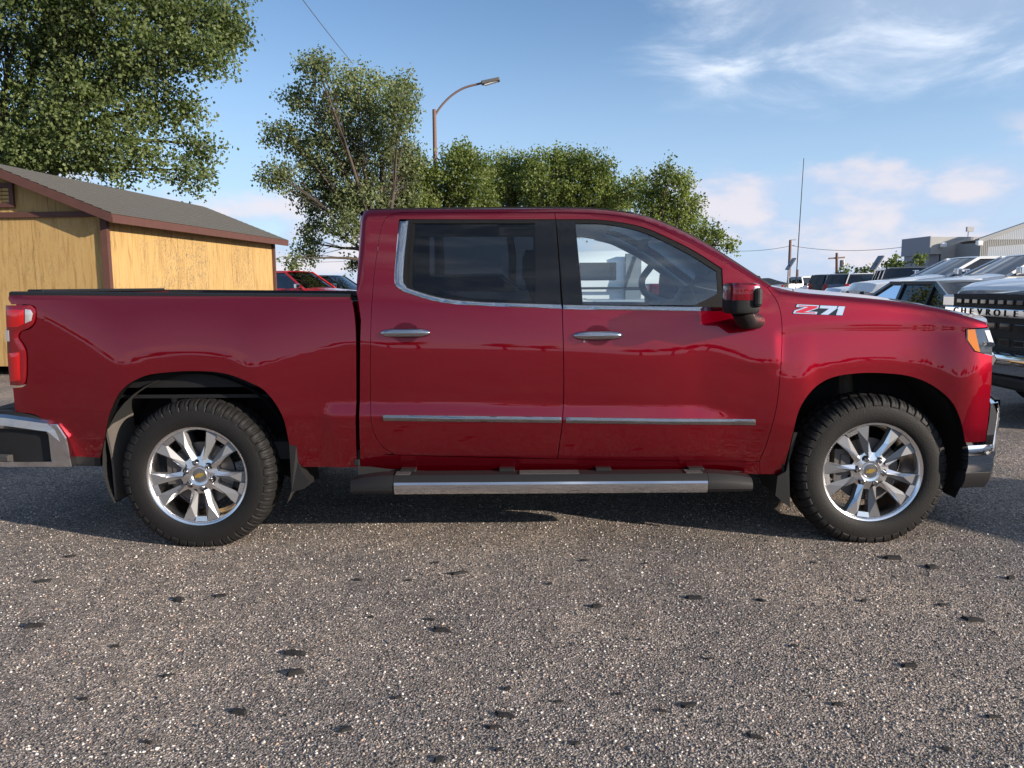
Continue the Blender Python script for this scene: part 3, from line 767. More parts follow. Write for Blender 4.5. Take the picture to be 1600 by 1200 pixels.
# wipers
for y0 in (-.55, .1):
    b = MB(); b.tube([(cw[20][0] + .06, y0, cw[20][2] + .02), (cw[20][0] + .02, y0 + .3, cw[20][2] + .05), (cw[20][0] + .03, y0 + .6, cw[20][2] + .03)], .008, 6); b.build('wiper', M_black, truck)
# antenna on the far fender
pb = at(1243, 452, YC + .80); pt = at(1256, 247, YC + .80)
b = MB(); bl = (pb.x, .80, pb.z - .03); b.tube([bl, (pb.x + (pt.x - pb.x) * .5, .80, (pb.z + pt.z) / 2), (pt.x, .80, pt.z)], [.0045, .0035, .0025], 6); b.tube([bl, (bl[0], bl[1], bl[2] + .03)], [.016, .010], 8)
b.build('antenna', M_black, truck, smooth=60)

# ---- front face: plan curve of the nose, x as a function of half width
X_N = 2.94
def nose_x(w, back=0.0): return X_N - back - 0.30 * (min(1.0, abs(w) / .95)) ** 2.3
def zz_at(py, Y=4.45): return at(1500, py, Y).z
z_lt, z_lb, z_bt, z_bb, z_vb = zz_at(514), zz_at(552), zz_at(690, 4.25), zz_at(736, 4.22), zz_at(757, 4.22)
# headlamp: wraps the corner
def headlamp(s):
    pts_t = [body(1510, 515), body(1528, 514), body(1545, 513)]
    pts_b = [body(1522, 548), body(1534, 551), body(1550, 555)]
    top = [(x, s * -edge_y(x, z) * 1.0, z) for x, z in pts_t]; bot = [(x, s * -edge_y(x, z) * 1.0, z) for x, z in pts_b]
    for w in (.86, .80, .72, .62, .55):
        top.append((nose_x(w, .04), s * w, z_lt + .012)); bot.append((nose_x(w, .015), s * w, z_lb + .005))
    mid = [((a[0] + c[0]) / 2 + .006, (a[1] + c[1]) / 2 + s * .006, (a[2] + c[2]) / 2) for a, c in zip(top, bot)]
    mx_, mz_ = body(1510, 531); mid[0] = (mx_, s * -edge_y(mx_, mz_), mz_)
    bk = [(p[0] - .12, p[1] * .86, p[2]) for p in mid]
    b = MB(); b.grid([bk, top, mid, bot, bk]); hl = b.build('headlight', M_lampbody, truck, smooth=40)
    for i_ in (2, 4, 6):
        b = MB(); q_ = [np.array(r_[i_]) for r_ in (top, mid)]; q2 = [np.array(r_[i_]) * .55 + np.array(r_[i_ - 1]) * .45 for r_ in (top, mid)]
        b.grid([[tuple(q_[0] + (.003, s * .003, -.01)), tuple(q2[0] + (.003, s * .003, -.01))], [tuple(q_[1] + (.004, s * .004, 0)), tuple(q2[1] + (.004, s * .004, 0))]]); b.build('lamp_element', M_white_l, hl)
    b = MB(); o3 = [[(p[0] + .004, p[1] + s * .004, p[2]) for p in r_[:2]] for r_ in (top, mid, bot)]
    o3 = [[r_[0], tuple(np.array(r_[0]) * .35 + np.array(r_[1]) * .65)] for r_ in o3]
    b.grid(o3); b.build('turn_signal', M_amber, hl, smooth=60)
    b = MB(); b.grid([[(p[0] + .006, p[1] + s * .004, p[2] - .004) for p in mid[1:]], [(p[0] + .016, p[1] + s * .004, p[2] - .014) for p in mid[1:]], [(p[0] + .006, p[1] + s * .004, p[2] - .026) for p in mid[1:]]]); b.build('daytime_strip', M_chrome, hl, smooth=60)
headlamp(-1); headlamp(1)
# dark shoulder behind lamp
def front_band(name, prof, w0, m, smooth=45, n=37, wmax=None, parent=truck):
    """sweep a profile (z, x offset forward) along the nose curve from -w0 to w0"""
    b = MB(); rows = []
    for w in np.linspace(-w0, w0, n):
        rows.append([(nose_x(w) + dx_, w, z) for z, dx_ in prof])
    b.grid(rows, close=True); b.add(rows[0], [tuple(range(len(prof)))]); b.add(rows[-1], [tuple(range(len(prof)))])
    return b.build(name, m, parent, smooth=smooth)
gr = front_band('grille', [(z_lb - .16, -.06), (z_lt + .03, -.05), (z_lt + .03, -.14), (z_lb - .16, -.14)], .80, M_blackg)
for k in range(5):
    z0 = z_lb - .14 + k * .075
    front_band('grille_bar', [(z0, -.03), (z0 + .022, -.025), (z0 + .022, -.055), (z0, -.055)], .54 if k > 1 else .76, M_black, parent=gr)
front_band('grille_trim', [(z_lb - .055, -.005), (z_lb - .02, .012), (z_lb + .002, -.002), (z_lb - .01, -.06)], .88, M_chrome)
b = MB(); c_ = Vector((X_N - .005, 0, (z_lt + z_lb) / 2 - .05))
b.prism([(-.13, -.03), (-.06, -.03), (-.045, -.055), (.045, -.055), (.06, -.03), (.13, -.03), (.115, .03), (.06, .03), (.045, .055), (-.045, .055), (-.06, .03), (-.115, .03)], lambda u, v: (c_.x, u, c_.z + v), lambda u, v: (c_.x - .02, u, c_.z + v)); b.build('front_emblem', M_gold, gr)
# fascia between lamps and bumper
front_band('air_curtain', [(z_bt + .02, -.05), (z_lb - .14, -.03), (z_lb - .14, -.15), (z_bt + .02, -.15)], .93, M_black)
# bumper: chrome band with black valance, ends wrap to the wheel arch
def bumper_path(n=13):
    e = [body(1508, 715), body(1530, 715), body(1546, 714)]
    left = [(x, edge_y(x, z) - .010) for x, z in e]
    ws_ = np.linspace(.90, 0, n); nose = [(nose_x(w) + .035, -w) for w in ws_]
    h = left + nose; return h + [(x, -y) for x, y in h[-2::-1]]
bp_ = bumper_path()
zb_t = [z_bt - .005] * len(bp_)
def bump_rows(prof):
    rows = []
    for i, (x, y) in enumerate(bp_):
        a, c = Vector(bp_[max(0, i - 1)]), Vector(bp_[min(len(bp_) - 1, i + 1)]); t = (c - a).normalized(); nv = Vector((-t.y, t.x)) * -1
        if nv.dot(Vector((x - 1.9, y))) < 0: nv = -nv
        w = abs(y); up = sstep(.98, .80, w) if False else float(np.clip((.99 - w) / .15, 0, 1))
        rows.append([(x + nv.x * o_, y + nv.y * o_, z + (up * .20 if tall else 0)) for z, o_, tall in prof])
    return rows
r_ = bump_rows([(z_bt - .004, -.03, True), (z_bt + .004, .006, True), (z_bt - .03, .016, True), (z_bb + .05, .016, False), (z_bb + .01, .004, False), (z_bb + .01, -.05, False)])
b = MB(); b.grid(r_, close=True); b.add(r_[0], [tuple(range(6))]); b.add(r_[-1], [tuple(range(6))]); fb = b.build('front_bumper', M_chrome, truck, smooth=35)
r_ = bump_rows([(z_bb + .012, .006, False), (z_bb - .03, .002, False), (z_vb, -.02, False), (z_vb, -.09, False), (z_bb + .012, -.06, False)])
b = MB(); b.grid(r_, close=True); b.add(r_[0], [tuple(range(5))]); b.add(r_[-1], [tuple(range(5))]); b.build('valance', M_black, fb, smooth=35)
r_ = bump_rows([(z_bt + .01, .019, True), (z_bt - .05, .021, True), (z_bt - .055, -.01, True), (z_bt + .01, -.01, True)])
b = MB(); b.grid(r_[5:-5], close=True); b.build('bumper_insert', M_black, fb, smooth=35)
b = MB()
for s in (-1, 1):
    b = MB(); b.lathe_y([(.045, -.012), (.05, 0)], 20, (0, 0, 0), cap0=True)
    b.v = [(nose_x(.66) + .030 + y, s * .66 + x, z_bb + .09 + z) for x, y, z in b.v]; b.build('fog_light', M_white_l, fb)

# ---- rear bumper
def rear_bumper():
    zt_, zb_ = at(40, 645, 4.3).z, at(60, 722, 4.3).z
    xe = body(100, 690)[0]
    b = MB()
    # path from the wheel side round to the back centre
    path = [(xe + .02, -.940), (xe - .06, -.955), (-2.80, -.955), (-2.91, -.93), (-2.97, -.86), (-2.99, -.60), (-3.0, -.3), (-3.0, 0)]
    path = path + [(x, -y) for x, y in path[-2::-1]]
    def rows_of(prof):
        rr = []
        for i, (x, y) in enumerate(path):
            a, c = Vector(path[max(0, i - 1)]), Vector(path[min(len(path) - 1, i + 1)]); t = (c - a).normalized(); nv = Vector((t.y, -t.x))
            if nv.dot(Vector((x + 2.2, y))) < 0: nv = -nv
            drop = .12 if i in (0, len(path) - 1) else (.035 if i in (1, len(path) - 2) else 0)
            rr.append([(x + nv.x * o_, y + nv.y * o_, z - drop * k_) for z, o_, k_ in prof])
        return rr
    def strip(name, prof, m, par, sel=slice(None)):
        q = rows_of(prof)[sel]; bb = MB(); bb.grid(q, close=True); n_ = len(prof); bb.add(q[0], [tuple(range(n_))]); bb.add(q[-1], [tuple(range(n_))])
        return bb.build(name, m, par, smooth=35)
    rb = strip('rear_bumper', [(zt_, -.14, 1), (zt_ + .004, -.005, 1), (zt_ - .012, .014, 1), (zt_ - .055, .018, 1), (zt_ - .075, .0, .6), (zt_ - .075, -.14, .6)], M_chrome_d, truck)
    strip('bumper_lower_band', [(zb_ + .022, -.10, 0), (zb_ + .022, .012, 0), (zb_ - .006, .012, 0), (zb_ - .016, -.02, 0), (zb_ - .016, -.10, 0)], M_chrome_d, rb)
    for s in (-1, 1):
        q = MB()
        poly = [(xe - .01, zt_ - .05), (xe + .035, zt_ - .13), (xe + .055, zb_ - .012), (xe - .045, zb_ - .012), (xe - .06, zb_ + .03), (xe - .065, zt_ - .11), (xe - .10, zt_ - .05)]
        q.prism(poly, lambda u, v: (u, s * .962, v), lambda u, v: (u, s * .88, v)); q.build('bumper_end', M_chrome_d, rb, bevel=.006)
    strip('step_recess', [(zt_ - .07, -.03, 0), (zt_ - .07, -.06, 0), (zb_ + .02, -.06, 0), (zb_ + .02, -.03, 0)], M_black, rb, slice(1, -1))
    strip('corner_step', [(zb_ + .055, -.03, 0), (zb_ + .06, .006, 0), (zb_ + .05, .016, 0), (zb_ + .026, .016, 0), (zb_ + .02, -.03, 0)], M_pad, rb, slice(2, -2))
    strip('bumper_top_pad', [(zt_ + .02, -.16, 1), (zt_ + .02, -.02, 1), (zt_ + .003, -.008, 1), (zt_ + .003, -.16, 1)], M_black, rb)
rear_bumper()
for s in (-1, 1):
    b = MB(); x0, z0 = body(104, 711); x1, z1 = body(157, 715); b.prism([(x0 + .01, z0 + .004), (x1 - .002, z1 + .004), (x1 - .002, z1 - .05), (x0 + .05, z1 - .05)], lambda u, v: (u, s * (-edge_y(u, z0 + .01) - .006), v), lambda u, v: (u, s * (-edge_y(u, z0 + .01) - .05), v)); b.build('lower_bed_trim', M_black, bed if s < 0 else truck)

# ---- side steps
def side_step():
    x0, x1 = pxz(547, 757, 4.08)[0], pxz(1177, 760, 4.08)[0]; zt_, zb_ = pxz(800, 741, 4.10)[1], pxz(800, 771, 4.08)[1]
    ex0, ex1 = pxz(616, 757, 4.08)[0], pxz(1105, 760, 4.08)[0]
    yo, yi = 4.065 - YC, 4.19 - YC
    h = zt_ - zb_
    sec = [(yi, zt_), (yo + .035, zt_ - .002), (yo + .008, zt_ - .30 * h), (yo, zt_ - .5 * h), (yo + .002, zb_ + .2 * h), (yo + .02, zb_), (yi, zb_ + .01)]
    def run(name, xa, xb_, m, s_, par=None, taper=None):
        b = MB(); rows = []
        for t in np.linspace(0, 1, 9):
            k = 1.0
            if taper: k = 1 - .30 * (t if taper > 0 else 1 - t) ** 2
            rows.append([(xa + (xb_ - xa) * t, yi + (y - yi) * (k * .5 + .5), zb_ + (z - zb_) * k) for y, z in s_])
        b.grid(rows, close=True); n_ = len(s_); b.add(rows[0], [tuple(range(n_))]); b.add(rows[-1], [tuple(range(n_))])
        return b.build(name, m, par, smooth=35)
    st = run('side_step', ex0 - .004, ex1 + .004, M_black, sec, truck)
    run('end_cap', x0, ex0 - .006, M_black, sec, st, -1); run('end_cap', ex1 + .006, x1, M_black, sec, st, 1)
    run('chrome_strip', ex0, ex1, M_chrome, [(yo + .009, zt_ - .32 * h), (yo - .004, zt_ - .46 * h), (yo - .005, zt_ - .62 * h), (yo - .001, zb_ + .18 * h), (yo + .02, zb_ - .002), (yo + .03, zt_ - .4 * h)], st)
    for pa, pb_ in ((618, 640), (812, 905), (1072, 1098)):
        a, c = pxz(pa, 750, 4.1)[0], pxz(pb_, 750, 4.1)[0]
        b = MB(); b.box(((a + c) / 2, (yo + yi) / 2 + .012, zt_ + .001), (c - a, .075, .006)); b.build('tread_pad', M_pad, st)
    for k, px in enumerate((635, 792, 945, 1092)):
        a = pxz(px, 750, 4.1)[0]
        b = MB(); b.box((a, yi + .02, zt_ + .006), (.085, .10, .016)); b.bar((a, yi - .02, zt_ - .02), (a, yi + .34, zt_ + .09), .05, .018); b.build('step_bracket', M_black, st, bevel=.003)
    f = copy_tree(st, truck); f.scale = (1, -1, 1)
side_step()

# ---- wheels
def tyre_mesh():
    prof = [(.256, .045), (.262, .024), (.272, .012), (.288, .004), (.310, .000), (.330, .000), (.348, .002), (.358, .005), (.364, .005), (.372, .007), (.381, .011), (.389, .017), (.397, .026), (.403, .036), (.408, .048), (.411, .062), (.4125, .076),
            (.4130, .090), (.4130, .098), (.4135, .112), (.4135, .137)]
    full = prof + [(r, .274 - y) for r, y in prof[-2::-1]]
    nb_l = 50; per = 8; n = nb_l * per
    rows = []
    for r, y in full:
        row = []
        for k in range(n):
            blk, ph = k // per, (k % per)
            yy = y if y <= .137 else .274 - y
            rr, oy = r, 0.0
            if r > .3635:
                depth = .0065 if r < .40 else .009
                longer = blk % 2 == 0
                lim = .364 if longer else .376
                if yy < .085:
                    sh = 0 if yy > .02 else 0
                    if ph in ((0, 1) if r > .385 else (0,)) and r >= .3635: rr -= depth * .9; oy = .004 if r < .40 else 0
                    elif r < lim: pass
                    elif r < .40: oy = -.0018
                    if ph == 4 and yy < .06 and r > .38: rr -= .004
                elif .088 < yy < .10: rr -= .010
                else:
                    kk = (k + int((yy - .098) / .004)) % per
                    if kk in (0, 1): rr -= .009
            a = 2 * math.pi * k / n
            s_ = -1 if y > .137 else 1
            row.append((rr * math.cos(a), y + oy * s_, rr * math.sin(a)))
        rows.append(row)
    b = MB(); b.grid(rows, close=True)
    me = b.mesh('tyre', M_rubber, 28); return me
ME_tyre = tyre_mesh()
def rim_mesh():
    b = MB()
    b.lathe_y([(.262, .030), (.270, .020), (.268, .016), (.262, .018), (.254, .026), (.250, .040), (.244, .055), (.238, .09), (.232, .20), (.25, .25)], 96)
    return b.mesh('rim_barrel', M_alloy, 30)
def spokes_mesh():
    b = MB(); P = lambda r, a, y: (r * math.cos(a), y, r * math.sin(a))
    for k in range(5):
        c = R(90 + 72 * k)
        for s in (-1, 1):
            # bright facet: point at the rim, wide at the hub; dark wedge: wide at the rim towards the pair's middle
            ao, ai = c + s * R(22), c + s * R(6.5)
            bo, bi, bm_ = c + s * R(33), c + s * R(9), c + s * R(21)
            y_r, y_h = .034, .052
            rim_o, rim_i = P(.252, ao, y_r), P(.252, ai, y_r + .006)
            hub_o, hub_i = P(.088, bo, y_h + .004), P(.100, bi, y_h + .006)
            mid_o = P(.165, c + s * R(21.5), y_r + .012)
            ridge_h = P(.085, bm_ - s * R(4), y_h - .012); ridge_m = P(.170, c + s * R(16.5), .026)
            top = [rim_o, mid_o, hub_o, ridge_h, ridge_m, rim_i, hub_i]
            bb = len(b.v)
            v = top + [(x, y + .042, z) for x, y, z in (rim_o, mid_o, hub_o, rim_i, hub_i)]
            b.add(v, [(0, 1, 4), (1, 2, 3, 4)], 0)                     # outer bright side
            b.add(v, [(0, 4, 5)], 1); b.add(v, [(4, 3, 6, 5)], 1)      # inner wedge, grey
            b.add(v, [(0, 1, 8, 7), (1, 2, 9, 8)], 1); b.add(v, [(5, 6, 11, 10)], 0)
        # polished pad closing each pair at the rim
        q = [P(.252, c - R(7.6), .030), P(.252, c + R(7.6), .030), P(.225, c + R(7.2), .036), P(.225, c - R(7.2), .036)]
        v = q + [(x, y + .03, z) for x, y, z in q]
        b.add(v, [(0, 1, 2, 3), (2, 3, 7, 6)], 0)
    # star hub
    ring_ = []
    for k in range(20):
        a = R(90 + 18 * k); r_ = .100 if k % 2 else .088
        ring_.append((a, r_))
    v = [P(r_ + .012, a, .056) for a, r_ in ring_] + [P(.056, a, .046) for a, _ in ring_] + [P(.040, a, .050) for a, _ in ring_] + [P(r_ + .012, a, .095) for a, r_ in ring_]
    n = 20; fs = []
    for k in range(n):
        k2 = (k + 1) % n; fs += [(k, k2, n + k2, n + k), (n + k, n + k2, 2 * n + k2, 2 * n + k), (k, k2, 3 * n + k2, 3 * n + k)]
    b.add(v, fs, 0)
    return b.mesh('spokes', [M_alloy, M_alloy_g], None)
ME_rim, ME_spk = rim_mesh(), spokes_mesh()
b = MB(); b.lathe_y([(.0, .020), (.008, .021), (.0125, .027), (.0135, .036), (.0135, .046)], 14); b.lathe_y([(.0135, .0435), (.021, .0435)], 14, mi=1); ME_lug = b.mesh('lug_nut', [mat('lug_chrome', (.34, .34, .35), .16, 1.0), M_blackg], 40)
b = MB(); b.lathe_y([(.0, .047), (.034, .046), (.036, .0465)], 32); b.lathe_y([(.036, .0465), (.039, .043), (.042, .047), (.042, .062)], 32, mi=1); ME_cap = b.mesh('hub_cap', [mat('hub_cap_grey', (.16, .165, .175), .3, .6), M_alloy], 40)
b = MB(); b.prism([(-.026, -.007), (-.012, -.007), (-.008, -.012), (.010, -.012), (.011, -.007), (.024, -.007), (.027, .007), (.013, .007), (.010, .012), (-.008, .012), (-.010, .007), (-.023, .007)], lambda u, v: (u, .0455, v), lambda u, v: (u, .050, v)); ME_bow = b.mesh('emblem', M_gold)
b = MB(); b.lathe_y([(.05, .105), (.172, .105), (.172, .130), (.05, .130)], 48); ME_disc = b.mesh('brake_disc', M_brake, 30)
b = MB(); b.box((-.145, .115, .03), (.075, .07, .17)); b.box((-.125, .10, .03), (.05, .05, .11)); ME_cal = b.mesh('brake_caliper', M_brake)
WZ, WSC = 0.402, 1.04
ME_tyre_t = ME_tyre.copy()
for v_ in ME_tyre_t.vertices:      # contact patch flattened by the truck's weight
    if v_.co.z < -WZ / WSC: v_.co.z = -WZ / WSC - .0015
    elif v_.co.z < -.34: v_.co.y += (-.006 if v_.co.y < .137 else .006) * max(0, 1 - abs(v_.co.x) / .2) * ((-v_.co.z - .34) / .05)
def make_wheel(parent, x, z, side, rot, sc=1.0, detail=True, y_face=None):
    y = (4.172 - YC) if y_face is None else y_face
    w = empty('wheel', (x, y * (1 if side < 0 else -1), z)); w.parent = parent
    w.scale = (WSC, -1 if side > 0 else 1, WSC)
    add_obj('tyre', ME_tyre_t, w)
    rim = add_obj('rim', ME_rim, w)
    sp = add_obj('spokes', ME_spk, w); sp.rotation_euler = (0, rot, 0)
    if detail:
        cap = add_obj('hub_cap', ME_cap, w); cap.rotation_euler = (0, rot + .5, 0); 
        e = add_obj('hub_emblem', ME_bow, w); e.rotation_euler = (0, rot * .5, 0)
        for k in range(6):
            a = rot + R(60 * k + 20); l = add_obj('lug_nut', ME_lug, w); l.location = (.070 * math.cos(a), .006, .070 * math.sin(a))
        add_obj('brake_disc', ME_disc, w); add_obj('brake_caliper', ME_cal, w)
    return w
Y_LIP = 4.188
hx_r, hz_r = pxz(307.7, 745, Y_LIP); hx_f, hz_f = pxz(1364, 739, Y_LIP)
WZ = 0.402
make_wheel(truck, hx_r, WZ, -1, R(-37)); make_wheel(truck, hx_f, WZ, -1, R(-28))
make_wheel(truck, hx_r, WZ, 1, R(10)); make_wheel(truck, hx_f, WZ, 1, R(50))
print('HUB', hx_r, hz_r, hx_f, hz_f, 'wb', hx_f - hx_r)
# wheel wells
for hx in (hx_r, hx_f):
    for s in (-1, 1):
        b = MB(); rows = []
        for a in np.linspace(R(-25), R(205), 28):
            r_ = .535; ca, sa = math.cos(a), math.sin(a)
            rows.append([(hx + r_ * ca, s * .955, .46 + r_ * .96 * sa), (hx + r_ * ca, s * .58, .46 + r_ * .96 * sa), (hx, s * .56, .50)])
        b.grid(rows); b.build('wheel_liner', M_liner, truck, smooth=60)
# mud flaps
def flap(pts, Y0, thick_x, m=M_flap):
    b = MB(); 
    return b
for s in (-1, 1):
    for (px0, py0, px1, py1, m) in ((161, 640, 176, 786, M_flap), (463, 697, 473, 764, M_black), (1226, 680, 1228, 786, M_black)):
        x0, z0 = body(px0, py0); x1, z1 = pxz(px1, py1, 4.2)
        b = MB(); rows = []
        for t in np.linspace(0, 1, 7):
            x = x0 + (x1 - x0) * t; z = z0 + (z1 - z0) * t
            rows.append([(x, s * (-edge_y(x0, max(z, .5)) - .012), z), (x + .012, s * (-edge_y(x0, max(z, .5)) - .06), z), (x + .03, s * .72, z), (x + .016, s * .72, z), (x - .012, s * (-edge_y(x0, max(z, .5)) - .012), z)])
        b.grid(rows, close=True); b.add(rows[0], [tuple(range(5))]); b.add(rows[-1], [tuple(range(5))])
        b.build('mud_flap', m, truck, smooth=40)
# front-of-rear-wheel guard skirts seen beside the arch
for s in (-1, 1):
    for pl in ([(452, 695), (463, 697), (466, 720), (474, 738), (485, 750), (480, 760), (460, 765)], [(1240, 676), (1246, 676), (1232, 720), (1228, 788), (1206, 770), (1212, 742), (1226, 735), (1234, 702)]):
        q = [body(*p) for p in pl]; b = MB(); b.prism(q, lambda u, v: (u, s * (-edge_y(u, max(v, .5)) + .002), v), lambda u, v: (u, s * (-edge_y(u, max(v, .5)) - .02), v)); b.build('splash_guard', M_black, truck)
# underbody
b = MB(); b.box((.0, 0, .56), (5.0, 1.10, .12)); b.box((-.35, 0, .52), (2.6, 1.72, .10)); b.build('floor_pan', M_under, truck)
for s in (-1, 1):
    b = MB(); b.tube([(-2.75, s * .50, .60), (hx_r - .5, s * .50, .62), (hx_r, s * .50, .70), (hx_r + .5, s * .50, .58), (1.2, s * .5, .50), (hx_f, s * .45, .56), (2.7, s * .42, .55)], .055, 4, squash=1.4); b.build('frame_rail', M_frame, truck)
    b = MB()
    for k in range(4): b.tube([(hx_r - .62 + .05 * k, s * .58, .62 - .03 * k), (hx_r, s * .58, .40 + .012 * k), (hx_r + .62 - .05 * k, s * .58, .58 - .03 * k)], .012, 4, squash=2.6)
    b.build('leaf_spring', M_frame, truck)
    b = MB(); b.tube([(hx_r - .25, s * .66, .85), (hx_r - .12, s * .66, .42)], .03, 8); b.build('shock_absorber', mat('shock_grey', (.25, .25, .25), .5, .3), truck, smooth=60)
    b = MB(); b.box((hx_f, s * .55, .5), (.12, .3, .08)); b.tube([(hx_f, s * .55, .9), (hx_f, s * .62, .42)], .05, 10); b.build('front_strut', M_frame, truck)
b = MB(); b.tube([(hx_r, -.78, WZ), (hx_r, .78, WZ)], .05, 10); b.tube([(hx_r, -.16, WZ), (hx_r, 0, WZ), (hx_r, .16, WZ)], [.07, .15, .07], 12); b.build('rear_axle', M_frame, truck, smooth=50)
b = MB(); b.tube([(hx_f - 1, .3, .45), (-.5, .3, .42), (-1.2, .34, .44)], .04, 8); b.tube([(-.9, .25, .45), (-.2, .25, .45)], .11, 12, squash=.7); b.build('exhaust', M_frame, truck, smooth=50)
b = MB(); b.box((hx_r - .72, -.45, .66), (.35, .4, .06)); b.bar((hx_r - .45, -.5, .62), (hx_r - .45, .5, .62), .08, .1); b.tube([(hx_r - .30, -.62, .55), (hx_r - .62, -.60, .62), (hx_r - .8, -.6, .6)], .035, 8); b.build('spare_carrier', M_frame, truck)
# inner sill so that daylight does not show under the doors
for s in (-1, 1):
    b = MB(); b.box((pxz(878, 740)[0], s * .90, .47), (pxz(1200, 740)[0] - pxz(560, 740)[0], .10, .14)); b.build('inner_sill', M_under, truck)

# ---- mirrors (near and far)
def mirror_pts():
    g = []
    return g
def door_mirror(par, s):
    c = at(1157, 466, 3.98); cl = Vector((c.x, s * (YC - 3.98), c.z))
    root = empty('side_mirror'); root.parent = par
    hw, hh, dp = .112, .078, .075     # half width across (y), half height, half depth (x)
    def shell(z0, z1, m, name, swell=1.0):
        rows = []
        for t in np.linspace(0, 1, 11):
            z = z0 + (z1 - z0) * t; v = (z / hh); k = max(.0, 1 - abs(v) ** 4) ** .25 if abs(v) < 1 else 0
            row = []
            for a in np.linspace(0, 2 * math.pi, 24, endpoint=False):
                ca, sa = math.cos(a), math.sin(a); e = .45
                X = dp * math.copysign(abs(ca) ** e, ca); Yy = hw * math.copysign(abs(sa) ** e, sa)
                X = X * (1.0 if ca < 0 else .85 + .25 * k); row.append((cl.x + X * (.80 + .2 * k), cl.y + s * Yy * (.86 + .14 * k), cl.z + z))
            rows.append(row)
        b = MB(); b.grid(rows, close=True); b.add(rows[0], [tuple(range(24))]); b.add(rows[-1], [tuple(range(24))]); return b.build(name, m, root, smooth=45)
    shell(-.008, hh, M_paint, 'mirror_cap'); shell(-hh, -.009, M_black, 'mirror_housing')
    b = MB(); b.box((cl.x - dp * .80, cl.y, cl.z), (.006, hw * 1.55, hh * 1.4)); b.build('mirror_glass', M_chrome, root, bevel=.002)
    b = MB(); b.box((cl.x + dp * .72, cl.y - s * -.03, cl.z + .005), (dp * .6, hw * 1.75, hh * 1.25)); b.build('mirror_face', M_black, root, bevel=.018)
    b = MB(); b.box((cl.x + dp * .62, cl.y + s * .100, cl.z + .016), (.032, .028, .095)); b.build('mirror_lamp', M_white_l, root, bevel=.008)
    f = body(1168, 500); fx, fz = f; fy = edge_y(fx, fz)
    b = MB(); b.tube([(cl.x + .01, cl.y - s * .02, cl.z - .06), (cl.x + .05, cl.y - s * .06, cl.z - .115), (fx + .03, s * -fy - s * .03 if False else s * (abs(fy) + .04), fz - .005), (fx + .03, s * (abs(fy) - .02), fz)], [.055, .055, .050, .05], 12, squash=.85); b.build('mirror_arm', M_black, root, smooth=60)
door_mirror(truck, -1); door_mirror(truck, 1)

# ---- fender emblem
def emblem():
    Lp = lambda pl, off, th, m, name, par: add_obj(name, panel_mesh(name, H(pl), [], surf, grad, m, off=off, thick=th, step=.006), par)
    e = Lp([(1244, 474.8), (1320.6, 478.2), (1316, 493.2), (1238, 490.2), (1240.5, 484.5), (1251, 481), (1242.5, 480.4)], -.0015, .004, M_blackg, 'fender_emblem', truck)
    Lp([(1245, 475.5), (1279.5, 477), (1277.5, 482), (1262, 486.6), (1277, 487.2), (1275.5, 491), (1238.8, 489.6), (1241, 485), (1257, 480.1), (1243.6, 479.6)], -.004, .004, M_silver_e, 'letter_outline', e)
    Lp([(1248, 477), (1277, 478.3), (1275.8, 481.2), (1256, 487.6), (1273.6, 488.3), (1273, 489.7), (1242.5, 488.4), (1243.6, 486.2), (1263.5, 479.2), (1247.2, 478.6)], -.0055, .003, M_bred, 'letter', e)
    Lp([(1281.5, 477.2), (1308, 478.3), (1306.5, 482.4), (1293.5, 491.8), (1281.5, 491.3), (1295, 482.2), (1280, 481.6)], -.0045, .004, M_silver_e, 'letter', e)
    Lp([(1310.2, 478.4), (1320, 478.8), (1315.6, 492.6), (1305.8, 492.2), (1309.2, 482.4), (1307.6, 482.3)], -.0045, .004, M_silver_e, 'letter', e)
emblem()

# ---- interior
b = MB()
dash = []
x_d = body(1130, 470)[0]
for y in np.linspace(-.80, .80, 17):
    dash.append([(x_d + .28, y, 1.24), (x_d + .08, y, 1.285), (x_d - .10, y, 1.27), (x_d - .16, y, 1.20), (x_d - .12, y, .90), (x_d + .2, y, .80)])
b.grid(dash, close=True); db = b.build('dashboard', M_int_d, truck, smooth=40)
b = MB(); b.box((x_d - .05, .38, 1.30), (.16, .42, .05)); b.build('gauge_hood', M_int_d, db, bevel=.02)
b = MB(); b.box((x_d - .12, 0.0, 1.22), (.02, .26, .17)); b.build('centre_screen', M_blackg, db, bevel=.004)
sw = Vector((x_d - .40, .38, 1.10)); b = MB()
ax = Vector((-.86, 0, .5)).normalized(); uu = Vector((0, 1, 0)); vv = ax.cross(uu)
b.tube([sw + (uu * math.cos(a) + vv * math.sin(a)) * .185 for a in np.linspace(0, 2 * math.pi, 33)], .017, 8, cap=False)
b.box(sw, (.05, .12, .10)); b.bar(sw - uu * .18, sw + uu * .18, .03, .02); b.bar(sw, sw - vv * .18, .03, .02); b.tube([sw, sw - ax * .25], .04, 8)
b.build('steering_wheel', M_int_d, truck, smooth=40)
def seat(x, y, w, name='seat'):
    b = MB(); b.box((x + .05, y, .86), (.52, w, .16)); o = b.build(name, M_int_d, truck, bevel=.05)
    b = MB(); rows = []
    for t in np.linspace(0, 1, 7):
        xx = x - .22 - .20 * t; zz = .92 + .56 * t; ww = w * (.5 - .06 * t)
        rows.append([(xx - .05, y - ww, zz), (xx + .05, y - ww, zz), (xx + .075, y, zz), (xx + .05, y + ww, zz), (xx - .05, y + ww, zz)])
    b.grid(rows, close=True); b.add(rows[-1], [tuple(range(5))]); b.build('seat_back', M_int_d, o, smooth=50)
    for yy in ((y,) if w < .7 else (y - .4, y + .4)):
        b = MB(); b.box((x - .44, yy, 1.565), (.09, .25, .17)); b.tube([(x - .43, yy, 1.45), (x - .44, yy, 1.56)], .02, 6); b.build('headrest', M_int_d, o, bevel=.03)
